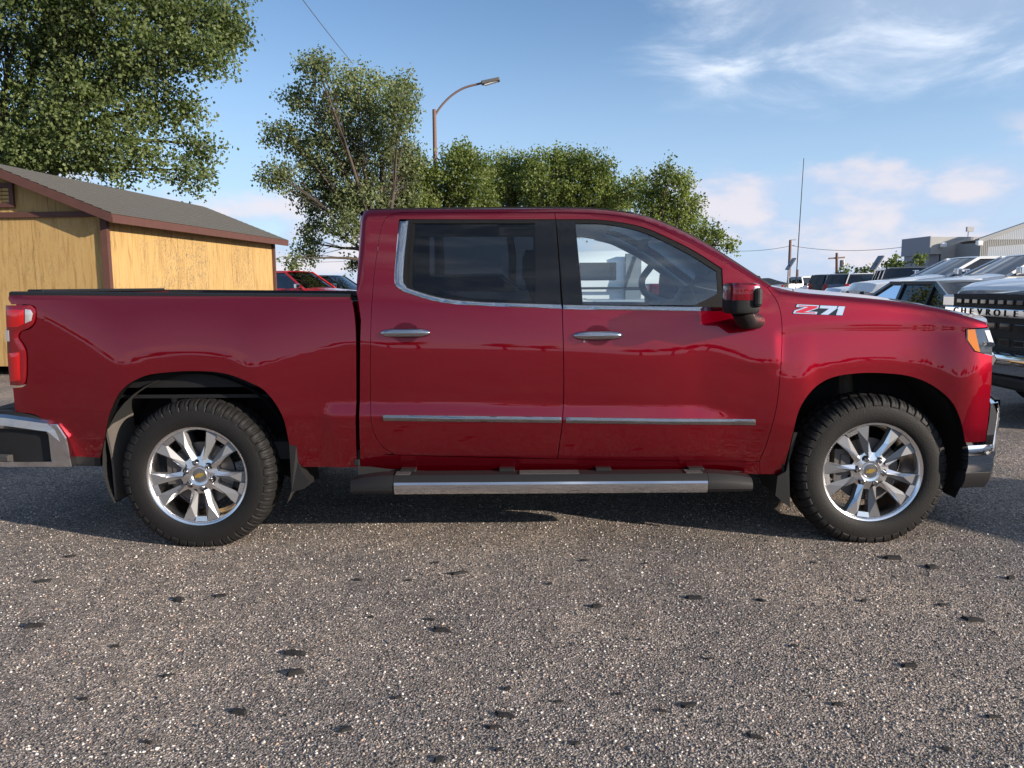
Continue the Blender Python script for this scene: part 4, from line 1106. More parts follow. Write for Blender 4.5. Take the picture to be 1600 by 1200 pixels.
x_s = body(905, 500)[0]
seat(x_s + .20, -.40, .54); seat(x_s + .20, .40, .54); seat(x_s - .72, 0, 1.45)
b = MB(); b.box((body(1010, 360)[0] + .12, .0, 1.70), (.03, .25, .07)); b.tube([(body(1010, 360)[0] + .14, 0, 1.72), (body(1010, 360)[0] + .2, 0, 1.79)], .012, 6); b.build('rear_view_mirror', M_int_d, truck, bevel=.01)
hang = Vector((x_d - .20, .02, 1.32)); b = MB()
b.add([(hang.x - .02, .02, 1.30), (hang.x + .05, .02, 1.30), (hang.x + .03, .03, 1.24), (hang.x + .055, .02, 1.17), (hang.x, .02, 1.17), (hang.x + .005, .03, 1.24)], [(0, 1, 2, 5), (5, 2, 3, 4)]); b.v += [(x_ + .003, y_ + .006, z_) for x_, y_, z_ in b.v]; b.f += [tuple(i + 6 for i in f_) for f_ in b.f]; b.m += b.m; b.build('paper_tag', M_cream, truck)
for s in (-1, 1):
    b = MB(); b.box((0.1, s * .86, .95), (2.6, .05, .62)); b.build('door_trim', M_int_d, truck)
    xp0, zp0 = body(878, 482); xp1, zp1 = body(868, 345)
    b = MB(); b.bar((xp0, s * (-edge_y(xp0, zp0) - .045), zp0 - .1), (xp1, s * (-edge_y(xp1, zp1) - .045), zp1 + .02), .035, .16, up=(1, 0, 0)); b.build('pillar_trim', M_int_d, truck)

# ================================================================== SHED
def ply_mat(name, seed, crackle):
    m = bpy.data.materials.new(name); m.use_nodes = True; t = m.node_tree; b = t.nodes['Principled BSDF']; L = t.links
    co = N(t, 'ShaderNodeTexCoord'); mp_ = N(t, 'ShaderNodeMapping'); L.new(co.outputs['Object'], mp_.inputs[0]); mp_.inputs['Location'].default_value = (seed, seed * .7, 0)
    mp_.inputs['Scale'].default_value = (9, 9, .8)
    n = N(t, 'ShaderNodeTexNoise'); n.inputs['Scale'].default_value = 2.2; n.inputs['Detail'].default_value = 7; n.inputs['Distortion'].default_value = .8; L.new(mp_.outputs[0], n.inputs['Vector'])
    r = N(t, 'ShaderNodeValToRGB'); L.new(n.outputs[0], r.inputs[0]); e = r.color_ramp.elements
    e[0].position = .28; e[0].color = (.27, .155, .052, 1); e[1].position = .66; e[1].color = (.43, .29, .112, 1)
    k = e.new(.46); k.color = (.40, .255, .092, 1)
    mp2 = N(t, 'ShaderNodeMapping'); L.new(co.outputs['Object'], mp2.inputs[0]); mp2.inputs['Scale'].default_value = (14, 14, 5); mp2.inputs['Location'].default_value = (seed * 2, 0, seed)
    n2_ = N(t, 'ShaderNodeTexNoise'); n2_.inputs['Scale'].default_value = 2.0; n2_.inputs['Detail'].default_value = 8; n2_.inputs['Distortion'].default_value = 2.2; L.new(mp2.outputs[0], n2_.inputs['Vector'])
    nl = N(t, 'ShaderNodeTexNoise'); nl.inputs['Scale'].default_value = .8; L.new(co.outputs['Object'], nl.inputs['Vector'])
    mr = N(t, 'ShaderNodeMapRange'); L.new(n2_.outputs[0], mr.inputs[0]); mr.inputs[1].default_value = .53; mr.inputs[2].default_value = .62; mr.inputs[4].default_value = crackle
    ml = N(t, 'ShaderNodeMapRange'); L.new(nl.outputs[0], ml.inputs[0]); ml.inputs[1].default_value = .36; ml.inputs[2].default_value = .52
    mu = N(t, 'ShaderNodeMath', operation='MULTIPLY'); L.new(mr.outputs[0], mu.inputs[0]); L.new(ml.outputs[0], mu.inputs[1])
    mx = N(t, 'ShaderNodeMix', data_type='RGBA'); L.new(mu.outputs[0], mx.inputs[0]); L.new(r.outputs[0], mx.inputs[6]); mx.inputs[7].default_value = (.13, .105, .07, 1)
    L.new(mx.outputs[2], b.inputs['Base Color']); b.inputs['Roughness'].default_value = .78
    bp = N(t, 'ShaderNodeBump'); bp.inputs['Strength'].default_value = .15; L.new(n2_.outputs[0], bp.inputs['Height']); L.new(bp.outputs[0], b.inputs['Normal'])
    return m
M_ply = [ply_mat('plywood_siding_%s' % k, 1.3 * i + .4, c) for i, (k, c) in enumerate((('clean', .30), ('weathered', 1.0), ('streaked', .9)))]
M_trim = mat('brown_trim', (.085, .034, .025), rough=.65, noise=.25, nscale=6)
def shingle_mat():
    m = mat('asphalt_shingle', (.082, .078, .068), rough=.92, noise=.5, nscale=40, bump=.6, bscale=90)
    t = m.node_tree; return m
M_shing = shingle_mat()
C0 = on_ground(170, 580); C0 = Vector((at(170, 450, 12.6).x, 12.6, 0))
ang = math.atan2(6.6, .55)         # long wall direction
du = Vector((math.cos(ang), math.sin(ang), 0)); dv = Vector((-du.y, du.x, 0)) * 1.0   # dv points to the left, away
SL, SW = 6.9, 3.7
z_eave, z_ridge, z_base = 2.62, 3.36, .16
shed = empty('storage_shed', C0, 0); tag(shed, 'yellow plywood storage shed with brown trim and grey shingle roof', 'shed')
def sp_(u, v, z): p = du * u + dv * v; return (p.x, p.y, z)
def slab(name, pts_uvz, thick_vec, m, par):
    b = MB(); n = len(pts_uvz); vs = [Vector(sp_(*p)) for p in pts_uvz]; t = Vector(thick_vec)
    b.add(vs + [p + t for p in vs], [tuple(range(n)), tuple(range(2 * n - 1, n - 1, -1))] + [(i, i + n, (i + 1) % n + n, (i + 1) % n) for i in range(n)])
    return b.build(name, m, par)
# long wall (u axis) panels, each sheet about 1.2 m
nP = 6
for k in range(nP):
    a, c = SL * k / nP + .004, SL * (k + 1) / nP - .004
    slab('wall_panel', [(a, 0, z_base), (c, 0, z_base), (c, 0, z_eave), (a, 0, z_eave)], dv * .03, M_ply[(1, 1, 1, 0, 2, 0)[k]], shed)
    slab('wall_panel', [(a, SW, z_base), (c, SW, z_base), (c, SW, z_eave), (a, SW, z_eave)], -dv * .03, M_ply[k % 3], shed)
for k in range(3):
    a, c = SW * k / 3 + .004, SW * (k + 1) / 3 - .004
    for u, t in ((0, du), (SL, -du)):
        slab('wall_panel', [(u, a, z_base), (u, c, z_base), (u, c, z_eave), (u, a, z_eave)], t * .03, M_ply[0], shed)
slope_z = lambda v: z_eave + (z_ridge - z_eave) * (1 - abs(v - SW / 2) / (SW / 2))
for u, t in ((0.0, du), (SL, -du)):
    for a, c in ((.0, SW / 4), (SW / 4, SW / 2), (SW / 2, SW * .75), (SW * .75, SW)):
        slab('gable_panel', [(u, a + .003, z_eave + .003), (u, c - .003, z_eave + .003), (u, c - .003, slope_z(c) - .02), (u, a + .003, max(z_eave + .006, slope_z(a) - .02))], t * .03, M_ply[0], shed)
def tbar(name, p0, p1, w, h):
    b = MB(); b.bar(sp_(*p0), sp_(*p1), w, h); return b.build(name, M_trim, shed)
for u, v in ((-.01, -.01), (SL + .01, -.01), (-.01, SW + .01), (SL + .01, SW + .01)): tbar('corner_trim', (u, v, z_base - .02), (u, v, z_eave - .02), .10, .10)
for u in (-.03, SL + .03): tbar('gable_trim', (u, .045, z_eave - .01), (u, SW - .045, z_eave - .01), .05, .085)
# gable vent
v0 = SW / 2 - .14; vz = z_eave + .30
b = MB()
for (a, c, z0, z1) in ((-.25, .25, -.19, -.12), (-.25, .25, .12, .19), (-.25, -.18, -.12, .12), (.18, .25, -.12, .12)):
    b.add([sp_(-.02, v0 + a, vz + z0), sp_(-.02, v0 + c, vz + z0), sp_(-.02, v0 + c, vz + z1), sp_(-.02, v0 + a, vz + z1), sp_(-.06, v0 + a, vz + z0), sp_(-.06, v0 + c, vz + z0), sp_(-.06, v0 + c, vz + z1), sp_(-.06, v0 + a, vz + z1)], [(0, 1, 2, 3), (7, 6, 5, 4), (0, 4, 5, 1), (1, 5, 6, 2), (2, 6, 7, 3), (3, 7, 4, 0)])
vent = b.build('gable_vent', M_trim, shed)
for k in range(4):
    b = MB(); b.bar(sp_(-.03, v0 - .18, vz - .09 + .06 * k), sp_(-.03, v0 + .18, vz - .09 + .06 * k), .03, .045); b.build('louvre', M_ply[0], vent)
# roof: two slopes with courses of shingles as real steps
ov_u, ov_v = .28, .30
dirz = (z_ridge - z_eave) / (SW / 2)
for s in (0, 1):
    nc = 15; L_ = SW / 2 + ov_v
    b = MB()
    for k in range(nc):
        t0, t1 = k / nc, (k + 1) / nc + .02
        def pv(t, lift): 
            v = -ov_v + L_ * t; z = z_eave + dirz * v + .09 + lift; return (v if s == 0 else SW - v), z
        va, za = pv(t0, .014); vb_, zb2 = pv(min(t1, 1.0), .004); vc, zc2 = pv(t0, .0)
        b.add([sp_(-ov_u, va, za), sp_(SL + ov_u, va, za), sp_(SL + ov_u, vb_, zb2), sp_(-ov_u, vb_, zb2), sp_(-ov_u, vc, zc2), sp_(SL + ov_u, vc, zc2)], [(0, 1, 2, 3), (0, 4, 5, 1)])
    # tab slits as small dark steps
    b.build('roof_slope', M_shing, shed)
    b = MB(); va = -ov_v if s == 0 else SW + ov_v; zt_ = z_eave - dirz * ov_v
    b.add([sp_(-ov_u, va, zt_ + .08), sp_(SL + ov_u, va, zt_ + .08), sp_(SL + ov_u, SW / 2, z_ridge + .08), sp_(-ov_u, SW / 2, z_ridge + .08), sp_(-ov_u, va, zt_ + .05), sp_(SL + ov_u, va, zt_ + .05), sp_(SL + ov_u, SW / 2, z_ridge + .05), sp_(-ov_u, SW / 2, z_ridge + .05)], [(0, 1, 2, 3), (4, 7, 6, 5), (0, 4, 5, 1), (1, 5, 6, 2), (2, 6, 7, 3), (3, 7, 4, 0)]); b.build('roof_deck', M_trim, shed)
    tbar('fascia', (-ov_u, va, zt_ + .015), (SL + ov_u, va, zt_ + .015), .035, .13)
    for u in (-ov_u - .002, SL + ov_u + .002): tbar('rake_board', (u, va, zt_ + .02), (u, SW / 2, z_ridge + .02), .035, .13)
for v in (.5, SW - .5): b = MB(); b.bar(sp_(.1, v, .07), sp_(SL - .1, v, .07), .12, .16); b.build('skid', M_under, shed)
b = MB(); b.add([sp_(.02, .02, z_base + .01), sp_(SL - .02, .02, z_base + .01), sp_(SL - .02, SW - .02, z_base + .01), sp_(.02, SW - .02, z_base + .01)], [(0, 1, 2, 3)]); b.build('shed_floor', M_under, shed)

# ================================================================== PARKED VEHICLES
G_PARK = 'vehicles parked in the lot'
def gen_surf(W, zmid):
    f = lambda z: .05 * ((z - zmid) / .45) ** 2
    def s_(x, z): return -(W / 2) + f(z) + .10 * np.clip((np.abs(x) - 2.1) / .6, 0, 1) ** 2
    def g_(x, z): return .2 * np.clip((np.abs(x) - 2.1) / .6, 0, 1) / .6 * np.sign(x), .1 * (z - zmid) / .45 ** 2
    return s_, g_
KINDS = dict(
    pickup=dict(W=2.03, wf=1.90, wr=-1.80, r=.41, zl=.46, top=[(2.90, .62), (2.93, 1.05), (2.80, 1.20), (1.25, 1.36), (-.98, 1.40), (-1.0, 1.43), (-2.86, 1.45), (-2.88, .62)],
                belt=1.37, roof=1.93, gb=(-.98, 1.22), gt=(-.86, .38), pillars=[-.10, -.96], bed=(-1.05, -2.80)),
    tall_pickup=dict(W=2.06, wf=1.90, wr=-1.80, r=.42, zl=.48, top=[(2.90, .66), (2.93, 1.12), (2.80, 1.32), (1.25, 1.51), (-.98, 1.54), (-1.0, 1.52), (-2.86, 1.52), (-2.88, .66)],
                belt=1.53, roof=1.97, gb=(-.98, 1.22), gt=(-.86, .38), pillars=[-.10, -.96], bed=(-1.05, -2.80)),
    suv=dict(W=1.98, wf=1.55, wr=-1.45, r=.39, zl=.36, top=[(2.42, .55), (2.46, .95), (2.34, 1.08), (1.10, 1.20), (-2.36, 1.26), (-2.42, 1.0), (-2.40, .55)],
             belt=1.22, roof=1.80, gb=(-2.34, 1.12), gt=(-2.16, .25), pillars=[-.10, -1.15], bed=None),
    sedan=dict(W=1.86, wf=1.42, wr=-1.42, r=.34, zl=.26, top=[(2.42, .45), (2.45, .68), (2.30, .80), (1.05, .98), (-1.85, 1.06), (-2.40, 1.02), (-2.45, .80), (-2.42, .45)],
               belt=1.0, roof=1.46, gb=(-1.95, 1.15), gt=(-1.05, .22), pillars=[-.15, -1.05], bed=None),
)
PAINTS = dict(white=paint_mat('white_paint', (.78, .79, .80), 0.0, .35), silver=paint_mat('silver_paint', (.50, .52, .55), .6, .3), black=paint_mat('black_paint', (.012, .013, .016), .2, .3),
              grey=paint_mat('dark_grey_paint', (.055, .062, .072), .4, .3), red=paint_mat('bright_red_paint', (.55, .012, .015), .2, .3), blue=paint_mat('slate_blue_paint', (.10, .14, .20), .4, .3), pearl=paint_mat('pearl_white_paint', (.66, .70, .76), .15, .25))
def make_vehicle(name, label, cat, kind, paint, loc, heading, sc=1.0, tails=True):
    K = KINDS[kind]; P = PAINTS[paint]; W, r = K['W'], K['r']
    root = empty(name, loc, heading); root.scale = (sc, sc, sc); tag(root, label, cat, G_PARK)
    zmid = .85 if kind != 'sedan' else .68
    s_, g_ = gen_surf(W, zmid)
    out_ = [p for p in K['top']]
    def arch(cx):
        R_ = r + .065
        a0 = math.asin(min(1, (K['zl'] - r) / R_)) if K['zl'] > r else -math.asin((r - K['zl']) / R_)
        return [(cx + R_ * math.cos(a), r + R_ * math.sin(a)) for a in np.linspace(math.pi - a0, a0, 14)]
    xr0, xf0 = out_[-1][0], out_[0][0]
    low = [(xr0 + .02, K['zl'] + .04)] + arch(K['wr']) + arch(K['wf']) + [(xf0 - .02, K['zl'] + .04)]
    poly = low + out_
    me = panel_mesh('side_panel', poly, [], s_, g_, P, thick=.05, step=.09)
    o = add_obj('body_side', me, root); mirrored(o, root)
    # skin over nose, bonnet, deck and tail
    b = MB(); rows = []
    yw = lambda x, z: -float(s_(np.array([x]), np.array([z]))[0])
    for i, (x, z) in enumerate(out_):
        w = yw(x, z) - .003; rnd = .05 if 0 < i < len(out_) - 1 else .02
        bow = (.10 if x > 2.2 else (-.03 if x < -2.2 else 0))
        rows.append([(x + bow * (1 - t * t), t * w, z + rnd * (1 - abs(t) ** 3) * (0 if K['bed'] and x < -.9 else 1)) for t in np.linspace(-1, 1, 15)])
    segs = list(range(len(rows) - 1))
    if K['bed']: segs = [i for i in segs if not (out_[i][0] < -.99 and out_[i + 1][0] < -2.8 and out_[i][1] > 1.3 and out_[i + 1][1] > 1.3)]
    if K['bed']:
        t_ = MB()
        for i in segs: (t_ if i > max(j for j in range(len(out_)) if out_[j][0] > -.99) else b).grid([rows[i], rows[i + 1]])
        if t_.v: t_.build('tailgate', P, root, smooth=35)
        b.build('bonnet', P, root, smooth=35)
    else:
        for i in segs: b.grid([rows[i], rows[i + 1]])
        b.build('bonnet_and_tail', P, root, smooth=35)
    if K['bed']:
        x0, x1 = K['bed']; b = MB(); b.box(((x0 + x1) / 2, 0, .90), (x0 - x1, W - .2, .05))
        for s in (-1, 1): b.box(((x0 + x1) / 2, s * (W / 2 - .10), 1.17), (x0 - x1, .06, .54))
        b.box((x0, 0, 1.17), (.05, W - .2, .54)); b.build('cargo_bed', M_black, root)
    # greenhouse
    wb_, wt_ = W / 2 - .05, W / 2 - .22; zb_, zt_ = K['belt'], K['roof']; (xb0, xb1), (xt0, xt1) = K['gb'], K['gt']
    lerp = lambda a, c, t: a + (c - a) * t
    b = MB(); rows = []
    for x, z in ((xt0 - .05, zt_ - .05), (xt0, zt_ - .012), (lerp(xt0, xt1, .3), zt_), (lerp(xt0, xt1, .7), zt_), (xt1, zt_ - .012), (xt1 + .05, zt_ - .04)):
        rows.append([(x, t * wt_, z + .03 * (1 - abs(t) ** 3) - (.03 if abs(t) > .98 else 0)) for t in np.linspace(-1, 1, 13)])
    b.grid(rows); b.grid([[(p[0], p[1], p[2] - .05) for p in r_] for r_ in rows]); b.build('roof', P, root, smooth=45)
    for s in (-1, 1):
        pl = [(xb1, xt1 + .03)] + [(x, x - .02) for x in K['pillars']] + ([(xb0, xt0 - .03)] if 'pickup' not in kind else [])
        for j, (xa, xc) in enumerate(pl):
            b = MB(); b.bar((xa, s * wb_, zb_ - .03), (xc, s * wt_, zt_ - .03), .05, .075 if j else .06, up=(1, 0, 0)); b.build('pillar', P if (j in (0, len(pl) - 1)) else M_blackg, root)
        for j in range(len(pl) - 1):
            (a0, a1), (c0, c1) = pl[j], pl[j + 1]
            b = MB(); b.add([(a0, s * (wb_ - .012), zb_ - .02), (c0, s * (wb_ - .012), zb_ - .02), (c1, s * (wt_ - .012), zt_ - .03), (a1, s * (wt_ - .012), zt_ - .03)], [(0, 1, 2, 3)]); b.build('side_window', G_far, root)
        b = MB(); b.bar((xt0 - .03, s * wt_, zt_ - .025), (xt1 + .05, s * wt_, zt_ - .025), .05, .06); b.build('roof_rail', P, root)
    xbk = xb0 if 'pickup' not in kind else K['pillars'][-1]
    for nm, xb_, xt_, bow in (('windscreen', xb1, xt1 + .04, .10), ('back_window', xbk, xt0 - .04, -.04)):
        b = MB(); b.grid([[(lerp(xb_, xt_, q) + bow * (1 - t * t), t * lerp(wb_, wt_, q) * .99, lerp(zb_ - .03, zt_ - .03, q)) for t in np.linspace(-1, 1, 9)] for q in (0, .5, 1)]); b.build(nm, G_far, root, smooth=60)
    # seats give the cabin something behind the glass
    b = MB()
    for x in (K['pillars'][0] - .1, K['pillars'][0] - 1.0):
        for y in (-.4, .4): b.box((x, y, zb_ - .05), (.14, .5, .5)); b.box((x - .05, y, zb_ + .28), (.1, .26, .18))
    b.build('seats', M_int_d, root, bevel=.03)
    b = MB(); b.box(((xb0 + xb1) / 2, 0, zb_ - .36), (xb1 - xb0, W - .3, .05)); b.build('cabin_floor', M_under, root)
    b = MB(); b.box((0, 0, K['zl'] + .05), (4.4 if 'pickup' not in kind else 5.2, W - .55, .14)); b.build('underbody', M_under, root)
    # face: grille, lamps, bumpers, plates
    xn, zn = out_[1]; xq = xn + .07
    z_h = zn - .06
    b = MB(); b.box((xq - .03, 0, z_h - .06), (.08, W * .56, .30 if kind != 'sedan' else .16)); b.build('grille', M_black, root, bevel=.015)
    b = MB(); b.bar((xq + .016, -W * .27, z_h - .05), (xq + .016, W * .27, z_h - .05), .02, .05); b.build('grille_bar', M_chrome, root)
    for s in (-1, 1):
        b = MB(); b.box((xn + .005, s * W * .40, z_h), (.14, W * .16, .16)); b.build('headlight', M_clearlens, root, bevel=.02)
        xt_, zt2 = out_[-2]; b = MB(); b.box((xt_ + .01, s * W * .44, (1.12 if kind != 'sedan' else .88)), (.10, W * .10, .38 if kind != 'sedan' else .14)); b.build('tail_light', M_redlens, root, bevel=.015)
        b = MB(); b.box((xb1 - .18, s * (W / 2 + .10), zb_ + .08), (.11, .19, .15)); b.bar((xb1 - .18, s * (W / 2 - .06), zb_ - .0), (xb1 - .18, s * (W / 2 + .06), zb_ + .03), .04, .04); b.build('side_mirror', P if 'pickup' not in kind else M_chrome, root, bevel=.02)
        for x in (K['pillars'][0] + .12, K['pillars'][0] - .85):
            b = MB(); b.box((x, s * (W / 2 - .012), zb_ - .12), (.16, .04, .03)); b.build('door_handle', P, root, bevel=.008)
        for cx in (K['wf'], K['wr']):
            w = empty('wheel', (cx, s * (W / 2 - .02), r)); w.parent = root; q = r / .4135; w.scale = (q, q * (1 if s < 0 else -1), q)
            add_obj('tyre', ME_tyre, w); add_obj('rim', ME_rim, w); add_obj('spokes', ME_spk, w)
            b = MB(); b.lathe_y([(.0, .12), (.235, .12)], 20); b.build('brake_plate', M_under, w)
            b = MB(); rr = r + .08; b.grid([[(cx + rr * math.cos(a), s * (W / 2 - .08), r + rr * math.sin(a)) for a in np.linspace(-.3, math.pi + .3, 14)], [(cx + rr * math.cos(a), s * (W / 2 - .42), r + rr * math.sin(a)) for a in np.linspace(-.3, math.pi + .3, 14)]]); b.build('wheel_liner', M_liner, root)
    b = MB(); b.box((xf0 + .06, 0, out_[0][1] - .06), (.20, W * .93, .22)); b.build('front_bumper', M_chrome if 'pickup' in kind else P, root, bevel=.05)
    b = MB(); b.box((xr0 - .04, 0, out_[-1][1] - .06), (.20, W * .93, .20)); b.build('rear_bumper', M_chrome if 'pickup' in kind else P, root, bevel=.05)
    return root

def face(px, Y): return at(px, 500, Y).x
# behind the truck bed
make_vehicle('pickup_truck', 'bright red pickup truck parked beyond the corner of the yellow shed', 'pickup truck', 'pickup', 'red', (face(505, 26) - 1.1, 26, 0), R(-18))
make_vehicle('suv', 'black sport utility vehicle behind the bright red pickup', 'car', 'suv', 'black', (face(540, 31) - .6, 31, 0), R(-12), 1.03)
make_vehicle('suv', 'silver sport utility vehicle seen faintly through the tinted rear window', 'car', 'suv', 'silver', (face(770, 27), 27, 0), R(-6))
# row to the right, noses pointing left
def right_vehicle(px_nose, Y, rot, half, *a, **k):
    h = math.pi + R(rot); x = face(px_nose, Y) + half * math.cos(R(rot)); y = Y + half * math.sin(R(rot)); make_vehicle(*a, (x, y, 0), h, **k)
make_vehicle('sedan', 'dark grey sedan parked behind the white heavy duty truck', 'car', 'sedan', 'grey', (face(1458, 14.6), 14.6, 0), R(95))
right_vehicle(1408, 18.6, -4, 3.1, 'pickup_truck', 'white crew cab pickup behind the dark grey sedan, nearest the grey building', 'pickup truck', 'tall_pickup', 'white', sc=1.05)
right_vehicle(1338, 21.0, -4, 3.1, 'pickup_truck', 'white crew cab pickup between the dark sport utility vehicle and another white pickup', 'pickup truck', 'tall_pickup', 'white', sc=1.06)
make_vehicle('suv', 'black sport utility vehicle among the white pickups', 'car', 'suv', 'black', (face(1412, 24.6), 24.6, 0), R(70), 1.04)
right_vehicle(1296, 29.5, -4, 2.9, 'pickup_truck', 'silver white pickup at the far end of the white truck row', 'pickup truck', 'pickup', 'pearl')
for px, Y, pn, lab in ((1345, 42, 'white', 'white boxy vehicle with red tail lamp in the far row'), (1312, 44, 'blue', 'slate blue vehicle far away under the power pole'), (1288, 47, 'black', 'small black vehicle next to the slate blue one in the distant row')):
    make_vehicle('suv', lab, 'car', 'suv', pn, (face(px, Y), Y, 0), R(70), 1.06)
make_vehicle('pickup_truck', 'white pickup far off beside the leaning antenna', 'pickup truck', 'pickup', 'white', (face(1255, 62), 62, 0), R(20))
# a parked pickup to the right of the view: its shadow falls across the gravel by the front wheel
make_vehicle('pickup_truck', 'silver pickup parked ahead of the crimson truck, casting its shadow beside the front bumper', 'pickup truck', 'pickup', 'silver', (9.25, 1.32, 0), R(222))

# ---- heavy duty white truck beyond the bonnet
HDS = 1.06
hx, hy = 4.95, 8.5
hd_rot = math.pi - R(2)
# place by its near grille corner
hd = empty('pickup_truck', (0, 0, 0), 0)
bpy.data.objects.remove(hd)
xc = Vector((at(1556, 500, 8.2).x, 8.2, 0)); fwd = Vector((math.cos(hd_rot), math.sin(hd_rot), 0))
hd = make_vehicle('pickup_truck', 'white heavy duty pickup with black grille and bonnet scoop beyond the crimson bonnet', 'pickup truck', 'pickup', 'white', tuple(xc - fwd * 3.20), hd_rot, HDS)
for ch in list(hd.children):
    if ch.name.split('.')[0] in ('grille', 'grille_bar', 'headlight', 'front_bumper'): bpy.data.objects.remove(ch)
xn = 3.06
b = MB()   # raised bonnet front with scoop
rows = []
for x, z in ((1.2, 1.375), (2.0, 1.40), (2.6, 1.375), (2.86, 1.34), (2.97, 1.29), (2.985, 1.25)):
    rows.append([(x + .05 * (1 - t * t), t * .84, z + .03 * (1 - abs(t) ** 4) - (.05 if abs(t) > .95 else 0)) for t in np.linspace(-1, 1, 17)])
b.grid(rows); b.build('bonnet', PAINTS['white'], hd, smooth=40)
b = MB(); b.box((2.60, 0, 1.392), (.16, .60, .03)); b.build('bonnet_scoop', M_blackg, hd, bevel=.012)
b = MB(); b.box((xn - .06, 0, 1.165), (.12, 1.50, .15)); b.build('upper_grille', M_black, hd, bevel=.012)
b = MB(); b.box((xn - .06, 0, .86), (.12, 1.30, .33)); lg = b.build('lower_grille', M_black, hd, bevel=.02)
for i in range(5):
    for j in range(2):
        b = MB(); b.box((xn + .004, -.48 + .24 * i, .78 + .15 * j), (.02, .17, .07)); b.build('grille_cell', M_blackg, lg, bevel=.01)
for i in range(9):
    b = MB(); b.box((xn + .004, -.60 + .15 * i, 1.165), (.02, .10, .05)); b.build('grille_cell', M_blackg, hd, bevel=.008)
b = MB(); b.box((xn + .01, 0, 1.06), (.06, 1.66, .085)); lb = b.build('name_bar', M_chrome, hd, bevel=.01)
def text_mesh(s, size, depth, m, spacing=1.0):
    cu = bpy.data.curves.new('text', 'FONT'); cu.body = s; cu.size = size; cu.extrude = depth; cu.align_x = 'CENTER'; cu.align_y = 'CENTER'; cu.space_character = spacing
    o = bpy.data.objects.new('text_tmp', cu); COL.objects.link(o); bpy.context.view_layer.update()
    me = bpy.data.meshes.new_from_object(o.evaluated_get(bpy.context.evaluated_depsgraph_get())); bpy.data.objects.remove(o); me.materials.clear(); me.materials.append(m); return me
for i_, ch_ in enumerate('CHEVROLET'):
    tx = add_obj('letter', text_mesh(ch_, .105, .004, M_black), lb, (xn + .043, -.60 + .15 * i_, 1.06)); tx.rotation_euler = (R(90), 0, R(90)); tx.scale = (1.3, .85, 1)
for s in (-1, 1):
    b = MB(); b.box((xn - .10, s * .84, 1.16), (.20, .26, .13)); b.build('headlight', M_clearlens, hd, bevel=.02)
    b = MB(); b.box((xn - .10, s * .82, .88), (.20, .30, .36)); b.build('lamp_surround', PAINTS['white'], hd, bevel=.05)
b = MB(); rows = []
for y in np.linspace(-1.0, 1.0, 15):
    bw = .10 * (1 - y * y); rows.append([(xn + .0 + bw, y, .70), (xn + .07 + bw, y, .675), (xn + .09 + bw, y, .60), (xn + .06 + bw, y, .50), (xn - .05 + bw, y, .44), (xn - .12, y, .70)])
b.grid(rows, close=True); b.add(rows[0], [tuple(range(6))]); b.add(rows[-1], [tuple(range(6))]); b.build('front_bumper', M_chrome, hd, smooth=40)
b = MB(); b.box((xn + .02, 0, .42), (.2, 1.7, .12)); b.build('valance', M_black, hd, bevel=.03)

# ---- white work truck seen through the cab
wt = empty('work_truck', (at(955, 450, 13.2).x + .05, 13.2, 0), 0); tag(wt, 'white work truck cab with small rear window seen through the front door glass', 'truck', G_PARK)
Mw = PAINTS['white']
z_t = at(950, 391, 13.2).z
b = MB(); rows = []
for z, w, dpt in ((.70, .86, 0), (1.3, .90, -.02), (1.75, .86, -.01), (z_t - .06, .80, .03), (z_t, .72, .10)):
    rows.append([(-w, dpt + .10, z), (-w + .05, dpt, z), (w - .05, dpt, z), (w, dpt + .10, z), (w, 1.5, z), (-w, 1.5, z)])
b.grid(rows, close=True); b.add(rows[-1], [tuple(range(6))]); wc = b.build('cab', Mw, wt, smooth=40)
for x in (-.45, .0 - .0):
    pass
b = MB(); b.box((-.28, -.012, 1.66), (.62, .03, .30)); b.build('rear_window', M_blackg, wt, bevel=.012)
b = MB(); b.box((.30, -.10, 1.45), (.26, .10, 1.0)); b.build('dark_gap_box', mat('dark_gap_grey', (.16, .18, .20), .5), wt)  # added grey box: the darkness of the gap by the cab corner as colour
b = MB(); b.bar((-.85, -.16, 1.38), (.85, -.16, 1.38), .03, .04); b.bar((.16, -.16, 1.38), (.34, -.16, z_t - .1), .03, .03)
b.build('headache_rack', M_under, wt)
b = MB(); b.box((0, -1.6, .98), (2.2, 3.0, .10)); b.box((0, -1.5, 1.12), (1.2, 1.6, .22)); b.build('flat_bed', PAINTS['silver'], wt, bevel=.02)
b = MB(); b.box((0, .2, .70), (.8, 5.4, .22)); b.build('chassis', M_under, wt)
b = MB(); b.box((0, 2.0, 1.05), (1.7, 1.1, .8)); b.build('bonnet', Mw, wt, bevel=.1)
for s in (-1, 1):
    for y in (1.9, -1.9):
        w = empty('wheel', (s * .95, y, .41)); w.parent = wt; w.rotation_euler = (0, 0, R(-90) if s < 0 else R(90)); add_obj('tyre', ME_tyre, w); add_obj('rim', ME_rim, w); add_obj('spokes', ME_spk, w)

